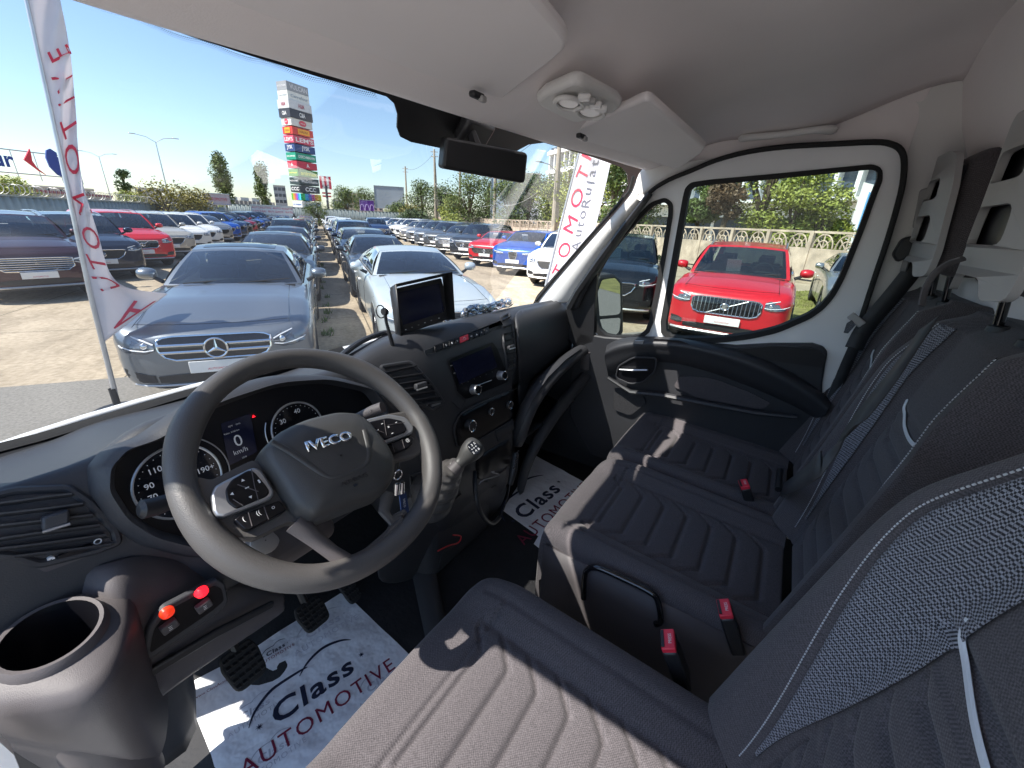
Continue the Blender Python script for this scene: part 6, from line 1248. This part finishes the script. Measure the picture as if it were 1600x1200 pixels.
def logo(par,o0,xv,h,full=True,cm_=CLR,cw_=WINE,zz=FZ+.0172,sheets=None):
    """Class AUTOMOTIVE logo; o0 = centre of the word Class on the floor, xv = reading direction, h = x-height scale in metres"""
    x=(V(xv)).normalized(); y=V((-x.y,x.x,0)); M=frame(V((o0.x,o0.y,zz)),x,y); L=[]
    L.append(txt('Class',M@Matrix.Translation((0,0,0)),h*1.0,cm_,par,bold=.022,sp_=1.12,w=h*3.6,shear=.12))
    L.append(txt('AUTOMOTIVE',M@Matrix.Translation((0,-h*1.32,0)),h*.72,cw_,par,bold=0,sp_=1.15,w=h*6.7))
    for sg,pp in ((0,[(-2.7,.15),(-2.3,.75),(-1.5,1.25),(-.3,1.30),(.1,1.25)]),(1,[(-.35,1.05),(.2,1.5),(1.0,1.75),(1.8,1.55),(2.3,1.2)])):
        q=crom([V((a*h,c*h,0)) for a,c in pp],6); n_=len(q); b=MB(); rws=[[],[]]
        for i,p in enumerate(q):
            t=(q[min(i+1,n_-1)]-q[max(i-1,0)]).normalized(); nn_=V((-t.y,t.x,0)); w_=h*.075*math.sin(PI*min(1,max(.04,i/(n_-1))))**.7
            rws[0].append(M@(p+nn_*w_)); rws[1].append(M@(p-nn_*w_))
        b.grid(rws); L.append(b.build('swoosh',cm_,par))
    for sx_ in (-2.35,2.35):
        b=MB(); c=V((sx_*h,-.1*h if sx_<0 else .1*h,0))
        for k in range(4): a=PI*k/4; d=V((math.cos(a),math.sin(a),0)); e=V((-d.y,d.x,0)); b.add([M@(c+d*h*.16),M@(c+e*h*.03),M@(c-d*h*.16),M@(c-e*h*.03)],[(0,1,2,3)])
        L.append(b.build('star',cm_,par))
    for o in L:
        for v in o.data.vertices: v.co.z=pz(v.co)+(.0012 if cm_ is not FAINT else .0006)
m1,s1_=mat('white dealer paper mat on the floor under the pedals',[(290,1071),(400,1010),(470,965),(532,927),(548,935),(600,985),(640,1023),(600,1095),(540,1200),(500,1260),(352,1260),(330,1180),(300,1105)],1)
a,c=FP(428,1118),FP(548,1038); dv=(c-a); hm=dv.length/3.5
logo(m1,(a+c)/2,dv,hm)
a2,c2_=FP(415,1022),FP(446,1008); logo(m1,(a2+c2_)/2,dv,hm*.24)
for (x,y),k in (((505,978),.62),((596,1062),.5),((398,1108),.42),((428,1172),.42)): logo(m1,FP(x,y),dv,hm*k*.8,cm_=FAINT,cw_=FAINT,zz=FZ+.0164)
x_=dv.normalized(); txt('www.ClassAutomotive.ro',frame(V((*FP(345,1070).xy,FZ+.0172)),x_,V((-x_.y,x_.x,0))),hm*.16,WINE,m1,w=hm*2.0)
for ch in m1.children: ch.matrix_parent_inverse=Matrix.Translation(-m1.location)
m2,s2_=mat('white dealer paper mat on the floor in front of the middle seat',[(785,797),(812,755),(838,712),(875,732),(915,755),(925,790),(905,880),(880,885),(834,850),(841,838)],2)
WSEED[0]=2; a,c=FP(812,803),FP(865,762); dv2=c-a; logo(m2,(a+c)/2,dv2,dv2.length/3.3)
for ch in m2.children: ch.matrix_parent_inverse=Matrix.Translation(-m2.location)
# pedals
def pedal(name,px,py,w,h,z,yv,lab=None):
    c=at(px,py,'y',yv); r=MB(); Mx=frame(c,(1,0,0),(0,.75,.66)); b=MB(); P=[Mx@V((x*w,y*h,0)) for x,y in rnd_poly([(-.42,-.5),(.42,-.5),(.5,.2),(.4,.5),(-.4,.5),(-.5,.2)],.3)]; b.prism(P,Mx.col[2].to_3d()*.012); o=b.build(name,RUB,VAN,bev=.003)
    b=MB()
    for i in range(5):
        for j in range(5): b.box(Mx@V(((i-2)*w*.17,(j-2)*h*.17,.013)),(w*.12,h*.11,.004))
    b.build('pad_studs',RUB,o,bev=.001); b=MB(); b.tube([c+V((0,.01,0)),c+V((.0,.10,.16)),c+V((0,.12,.38))],[.010,.009,.012],8); b.build('pedal_arm',BLACK,o)
pedal('clutch_pedal',380,1040,.075,.085,0,.80); pedal('brake_pedal',487,960,.075,.075,0,.84); pedal('accelerator_pedal',543,918,.05,.10,0,.90)
# ================= seats =================
def cushion(par,x0,x1,yb,yf,zt,seed=0,bol=.028):
    hw_=(x1-x0)/2; xc=(x0+x1)/2; r=.035; xs=[]; 
    for k in range(3): xs.append((-hw_,-.16+.05*k,-1.2))
    for k in range(7): a=PI/2*k/6; xs.append((-hw_+r-r*math.cos(a),-r+r*math.sin(a),-1))
    for k in range(1,70): xs.append((-hw_+r+(2*hw_-2*r)*k/70,0,0))
    for k in range(7): a=PI/2*(1-k/6); xs.append((hw_-r+r*math.cos(a),-r+r*math.sin(a),1))
    for k in range(3): xs.append((hw_,-.06-.05*k,1.2))
    ys=[(yb+(yf-.05-yb)*k/150,0) for k in range(151)]
    for k in range(1,9): a=PI/2*k/8; ys.append((yf-.05+.05*math.sin(a),-.06*(1-math.cos(a))))
    for k in range(1,5): ys.append((yf+.0-.004*k,-.06-.04*k))
    rows=[]
    for y,dy in ys:
        row=[]; v=(y-yb)/(yf-yb)
        for x,dx,_ in xs:
            u=x/hw_; z=zt+dx+dy+.03*(v-.4)
            z+=bol*sm((abs(u)-.52)/.30)*(1-.55*sm((v-.75)/.25))*(1 if abs(u)<.98 else .9)
            z-=.012*math.exp(-((u/.9)**2))*(1-v)
            au=abs(u)
            if au<.60 and v>.0:
                bend=.10*max(0,(au-.40)/.20); g=0
                for k in range(7):
                    yk=.08+.115*k; 
                    g=max(g,math.exp(-((v-yk-bend)/.011)**2))
                g=max(g,math.exp(-((au-.585)/.02)**2)*(v<.86))
                g=max(g,0)
                z-=.0075*g*(1 if v<.84 else 0)
                z+=.003*abs(math.sin((v-.08)/.115*PI))*(v<.80)*(1-sm((au-.5)/.1))
            z-=.006*math.exp(-((v-.80)/.010)**2)*(au<.80); 
            z-=.006*math.exp(-((au-.78)/.018)**2)*(v<.9)
            row.append(V((xc+x*(1-.04*sm((v-.8)/.2)*abs(u)),y-.018*(abs(u)**3)*sm((v-.6)/.4),z)))
        rows.append(row)
    b=MB(); b.grid(rows); return b.build('seat_cushion',FAB,par,ang=180)
def backrest(par,x0,x1,z0,z1,y0,lean,side,nm='seat_backrest',mw=.31):
    xc=(x0+x1)/2; hw_=(x1-x0)/2; T=V((0,-math.sin(lean),math.cos(lean))); Nf=V((0,math.cos(lean),math.sin(lean))); o=V((xc,y0,z0)); Hh=(z1-z0)/math.cos(lean)
    us=[-1-.35+.05*k for k in range(7)]+[-1+2*k/90 for k in range(91)]+[1+.05*(k+1) for k in range(7)]; vs=[k/150 for k in range(151)]+[1+.02*(k+1) for k in range(8)]
    eo=lambda v: .58+.20*sm(v/.8)
    inn=lambda v: eo(v)-.02-mw*sm((v-.10)/.60)
    def sf(u,v):
        w=hw_*(1-.30*sm((v-.62)/.45)**1.3)*(1+.03*math.sin(v*PI)); au=min(1,abs(u)); ex=max(0,abs(u)-1); x=math.copysign(w*(au-.05*sm((au-.9)/.1)),u)
        d=.055*sm((au-.50)/.36)*(1-.5*sm((v-.75)/.25)) - .10*sm((au-.93)/.07)*.25 - ex*.42
        x+=math.copysign(.0 if ex==0 else w*.02*math.sin(ex*8),u); vv=min(v,1); ev=max(0,v-1); d-=ev*.75; d-=.06*sm((vv-.93)/.07)*.6
        if au<min(.56,inn(v)-.015):
            bend=.07*max(0,(au-.34)/.22); g=0
            for k in range(7): g=max(g,math.exp(-((v-.06-.085*k-bend)/.0085)**2))
            g=max(g,math.exp(-((au-.545)/.018)**2)); d-=.008*g*(v<.66); d+=.003*abs(math.sin((v-.06)/.085*PI))*(v<.62)*(au<.5)
        d-=.006*math.exp(-((v-.665)/.008)**2)*(au<.55)
        d-=.006*math.exp(-((au-eo(v)-.012)/.012)**2)*(v<.95)
        return o+V((x,0,0))+T*(Hh*(vv+ev*.10))+Nf*d
    q=MB(); q.grid([[sf(u,v) for u in us] for v in vs]); main_o=q.build(nm,FAB,par,ang=180)
    inn=lambda v: eo(v)-.02-mw*sm((v-.10)/.60)
    for sd in (1,-1):
        q=MB(); q.grid([[sf(sd*(eo(v)-.004+(inn(v)-eo(v)+.004)*k/14),v)+Nf*.0030 for k in range(15)] for v in [.12+.82*i/90 for i in range(91)]]); q.build('mesh_panel',MESH,main_o,ang=180,sol=.0015,soff=-1 if sd<0 else 1)
        q=MB()
        for k in range(120):
            v=.06+.88*k/120; e=eo(v)+.035; q.tube([sf(sd*e,v)+Nf*.0015,sf(sd*(eo(v+.0042)+.035),v+.0042)+Nf*.0015],.0010,4)
        q.build('stitching',pm('thread',(.55,.55,.57),.8,var=(90,.1)),main_o)
    q=MB(); c=crom([sf(u,v)+Nf*.003 for u,v in ((.50,.70),(.46,.675),(.38,.66),(.15,.645),(-.1,.64),(-.35,.655),(-.45,.675))],6); q.tube(c,[.0012]+[.0042]*(len(c)-2)+[.001],6,flat=.5,up=Nf); q.build('light_piping',pm('piping_grey',(.62,.64,.67),.5,var=(20,.05)),main_o)
    bk=MB(); bk.prism([o+V((-hw_*.92,0,0))-Nf*.03,o+V((hw_*.92,0,0))-Nf*.03,o+V((hw_*.62,0,0))+T*Hh*.96-Nf*.05,o+V((-hw_*.62,0,0))+T*Hh*.96-Nf*.05],-Nf*.08); bk.build('seat_back_shell',BLACK,main_o,bev=.03)
    return main_o,sf
def headrest(par,c,w,h,yaw=0,sc=1):
    r=empty('headrest',(0,0,0),parent=par); Rm=Matrix.Translation(c)@Matrix.Rotation(yaw,4,'Z')@Matrix.Rotation(R(-2),4,'X')
    b=MB(); b.box((0,-.022,.0),(w*1.0,.12,h*1.0)); b.v=[Rm@V((v.x*(1.04-.42*v.z/h*(v.z>0)),v.y,v.z)) for v in b.v]; b.build('pad',FAB,r,bev=.045,bs=6)
    b=MB(); b.box((0,.039,.0),(w*.8,.008,h*.75)); b.v=[Rm@V((v.x*(1-.3*v.z/h*(v.z>0)),v.y,v.z)) for v in b.v]; b.build('slot_shade',PG,r)  # added black plate: keeps the slots dark where the pad would look lit
    # plastic frame with two slots
    ou=rnd_poly([(-.51,-.30),(-.49,-.5),(-.30,-.52),(-.22,-.40),(.22,-.40),(.30,-.52),(.49,-.5),(.51,-.30),(.43,.22),(.34,.46),(.2,.5),(-.2,.5),(-.34,.46),(-.43,.22)],.3,3); h1=rnd_poly([(-.24,.13),(.24,.13),(.20,.30),(-.20,.30)],.3,3); h2=rnd_poly([(-.29,-.22),(.29,-.22),(.27,.0),(-.27,.0)],.3,3)
    plate('headrest_frame',ou,lambda x,y,o:Rm@V((x*w*.98,.046+.022*(1-(2*x)**2),y*h*1.0)),LGP,.012,r,holes=[h1[::-1],h2[::-1]],dirn=(Rm.to_3x3()@V((0,-1,0))),bev=.006,ang=50)
    for s_ in (-1,1):
        b=MB(); b.tube([Rm@V((s_*w*.24,-.01,-h*.45)),Rm@V((s_*w*.24,-.02,-h*.45-.11))],.0075,12); b.build('post',SILV if False else DGL,r); b=MB(); b.lathe([(.018,0),(.016,.010),(.010,.012),(.010,-.0)],Matrix.Translation((Rm@V((s_*w*.24,-.02,-h*.45-.085)))),14); b.build('post_collar',BLACK,r)
    return r
S1=empty('driver_seat',(0,0,0),parent=VAN); cushion(S1,-.735,-.205,-.10,.43,1.20); bo,pt1=backrest(S1,-.745,-.188,1.20,1.815,-.115,R(13.5),(1,))
S2=empty('middle_seat',(0,0,0),parent=VAN); cushion(S2,-.02,.455,-.17,.400,1.185); b2o,pt2=backrest(S2,-.02,.455,1.19,1.83,-.185,R(12),(-1,1),mw=.13); headrest(S2,V((.225,-.315,2.01)),.27,.27)
S3=empty('passenger_seat',(0,0,0),parent=VAN); cushion(S3,.46,.93,-.17,.400,1.185); b3o,pt3=backrest(S3,.46,.93,1.19,1.83,-.185,R(12),(-1,1),mw=.13); headrest(S3,V((.69,-.315,2.01)),.27,.27)
b=MB(); b.box((.45,.10,1.0),(.86,.46,.16)); b.build('seat_base',BLACK,S2,bev=.02); b=MB(); b.box((-.47,.12,1.0),(.44,.46,.14)); b.build('seat_base',BLACK,S1,bev=.02)
b=MB(); b.grid([[V((-.02,y,z)) for y in (-.15,.1,.3,.36)] for z in (1.17,1.1,.98,.84)]); b.build('seat_side_cover',DPL,S2,sol=.01)
# black loop handle on the side of the middle seat
hd=crom([at(x,y,'x',-.04) for x,y in ((912,935),(913,905),(918,890),(935,888),(975,905),(1015,925),(1028,940),(1032,970),(1024,975))],6); b=MB(); b.tube(hd,.007,10); b.build('seat_lever',DGL,S2)
# buckles
def buckle(px,py,z,rx_,lab,g='seat belt buckles'):
    c=at(px,py,'z',z); r=empty('belt_buckle',(0,0,0),parent=VAN); 
    M=Matrix.Translation(c)@Matrix.Rotation(rx_,4,'Z')@Matrix.Rotation(R(-25),4,'X')
    b=MB(); b.box((0,0,-.05),(.046,.028,.10)); b.v=[M@v for v in b.v]; b.build('housing',BLACK,r,bev=.005)
    b=MB(); b.box((0,0,.003),(.042,.025,.011)); b.v=[M@v for v in b.v]; b.build('release_button',PINK,r,bev=.002)
    b=MB(); b.box((0,.009,.0092),(.034,.005,.003)); b.v=[M@v for v in b.v]; b.build('slot',BLACK,r); txt('PRESS',M@Matrix.Translation((0,-.004,.0092)),.006,ICO,r)
buckle(1045,1003,1.235,.3,''); buckle(1133,953,1.235,.3,''); buckle(1163,758,1.235,.3,'')
b=MB(); b.tube([at(1219,735,'z',1.24),at(1216,765,'z',1.22)],.010,8); b.build('belt_stub',BLACK,VAN)
# belts
def strap(name,pts,w,wd,m=BELT,parent=VAN):
    q=crom([V(p) for p in pts],6); b=MB(); rws=[]
    nn=V(wd).normalized()
    for i,p in enumerate(q):
        t=(q[min(i+1,len(q)-1)]-q[max(i-1,0)]).normalized(); a=t.cross(nn).normalized(); rws.append([p-a*w/2,p+a*w/2])
    b.grid(rws); return b.build(name,m,parent,sol=.0016)
strap('seat_belt',[at(1452,505,'y',-.22),at(1400,580,'y',-.18),at(1330,670,'y',-.14),at(1270,735,'y',-.10),at(1222,765,'z',1.25)],.040,(-.25,.95,.2))
strap('seat_belt',[at(1440,405,'x',.80),at(1400,455,'x',.80),at(1352,512,'x',.79),at(1334,545,'x',.78)],.046,(1,.15,.1))
strap('seat_belt',[at(1345,520,'x',.785),at(1318,580,'x',.83),at(1290,650,'x',.86)],.03,(1,.15,.1))
b=MB(); c=at(1338,500,'x',.775); b.box(c,(.006,.045,.022),Matrix.Rotation(R(35),3,'X')); tg=b.build('belt_tongue',LGP,VAN,bev=.004)
P=[at(x,y,'x',.77) for x,y in ((1323,505),(1331,500),(1337,508),(1325,521),(1318,520))]; b=MB(); b.prism(P,(.003,0,0)); b.build('tongue_plate',CHR,tg)
b=MB(); b.tube(crom([at(x,y,'y',v) for x,y,v in ((1440,478,-.235),(1446,452,-.235),(1460,428,-.24),(1482,412,-.25),(1505,404,-.26))],4),[.005]+[.006]*16,8,flat=.6); b.build('belt_guide',DPL,VAN)
P=[at(x,y,'x',.81) for x,y in rnd_poly([(1395,398),(1410,372),(1440,366),(1452,378),(1430,400),(1402,410)],.3)]; b=MB(); b.prism(P,(.03,0,0)); b.build('belt_anchor',BLACK,VAN,bev=.008)
# driver side door sill / pillar (just out of the left edge of the view)
b=MB(); b.box((-.895,.18,2.125),(.05,1.05,.07)); b.box((-.925,.18,2.22),(.05,1.05,.2)); b.build('side_rail',TRIM,VAN,bev=.012)
b=MB(); b.box((-.955,1.13,1.15),(.05,.08,.9)); b.build('door_pillar',VW,VAN,bev=.02); 
b=MB(); b.tube([V((-.86,.69,2.16)),V((-.90,.90,1.85)),V((-.94,1.20,1.46))],[.075,.07,.075],8,flat=.7); b.build('windscreen_pillar',TRIM,VAN)
plate('sill_trim',[(-60,1130),(0,1160),(22,1180),(36,1215),(-60,1215)],lambda x,y,o:at(x,y,'y',.62),VW,.02,VAN)
b=MB(); b.box((-.96,.2,.70),(.1,1.6,.2)); b.build('sill',VW,VAN,bev=.02)
b=MB(); b.box((-.97,-.5,1.5),(.06,.3,1.8)); b.build('rear_door_pillar',VW,VAN,bev=.02)
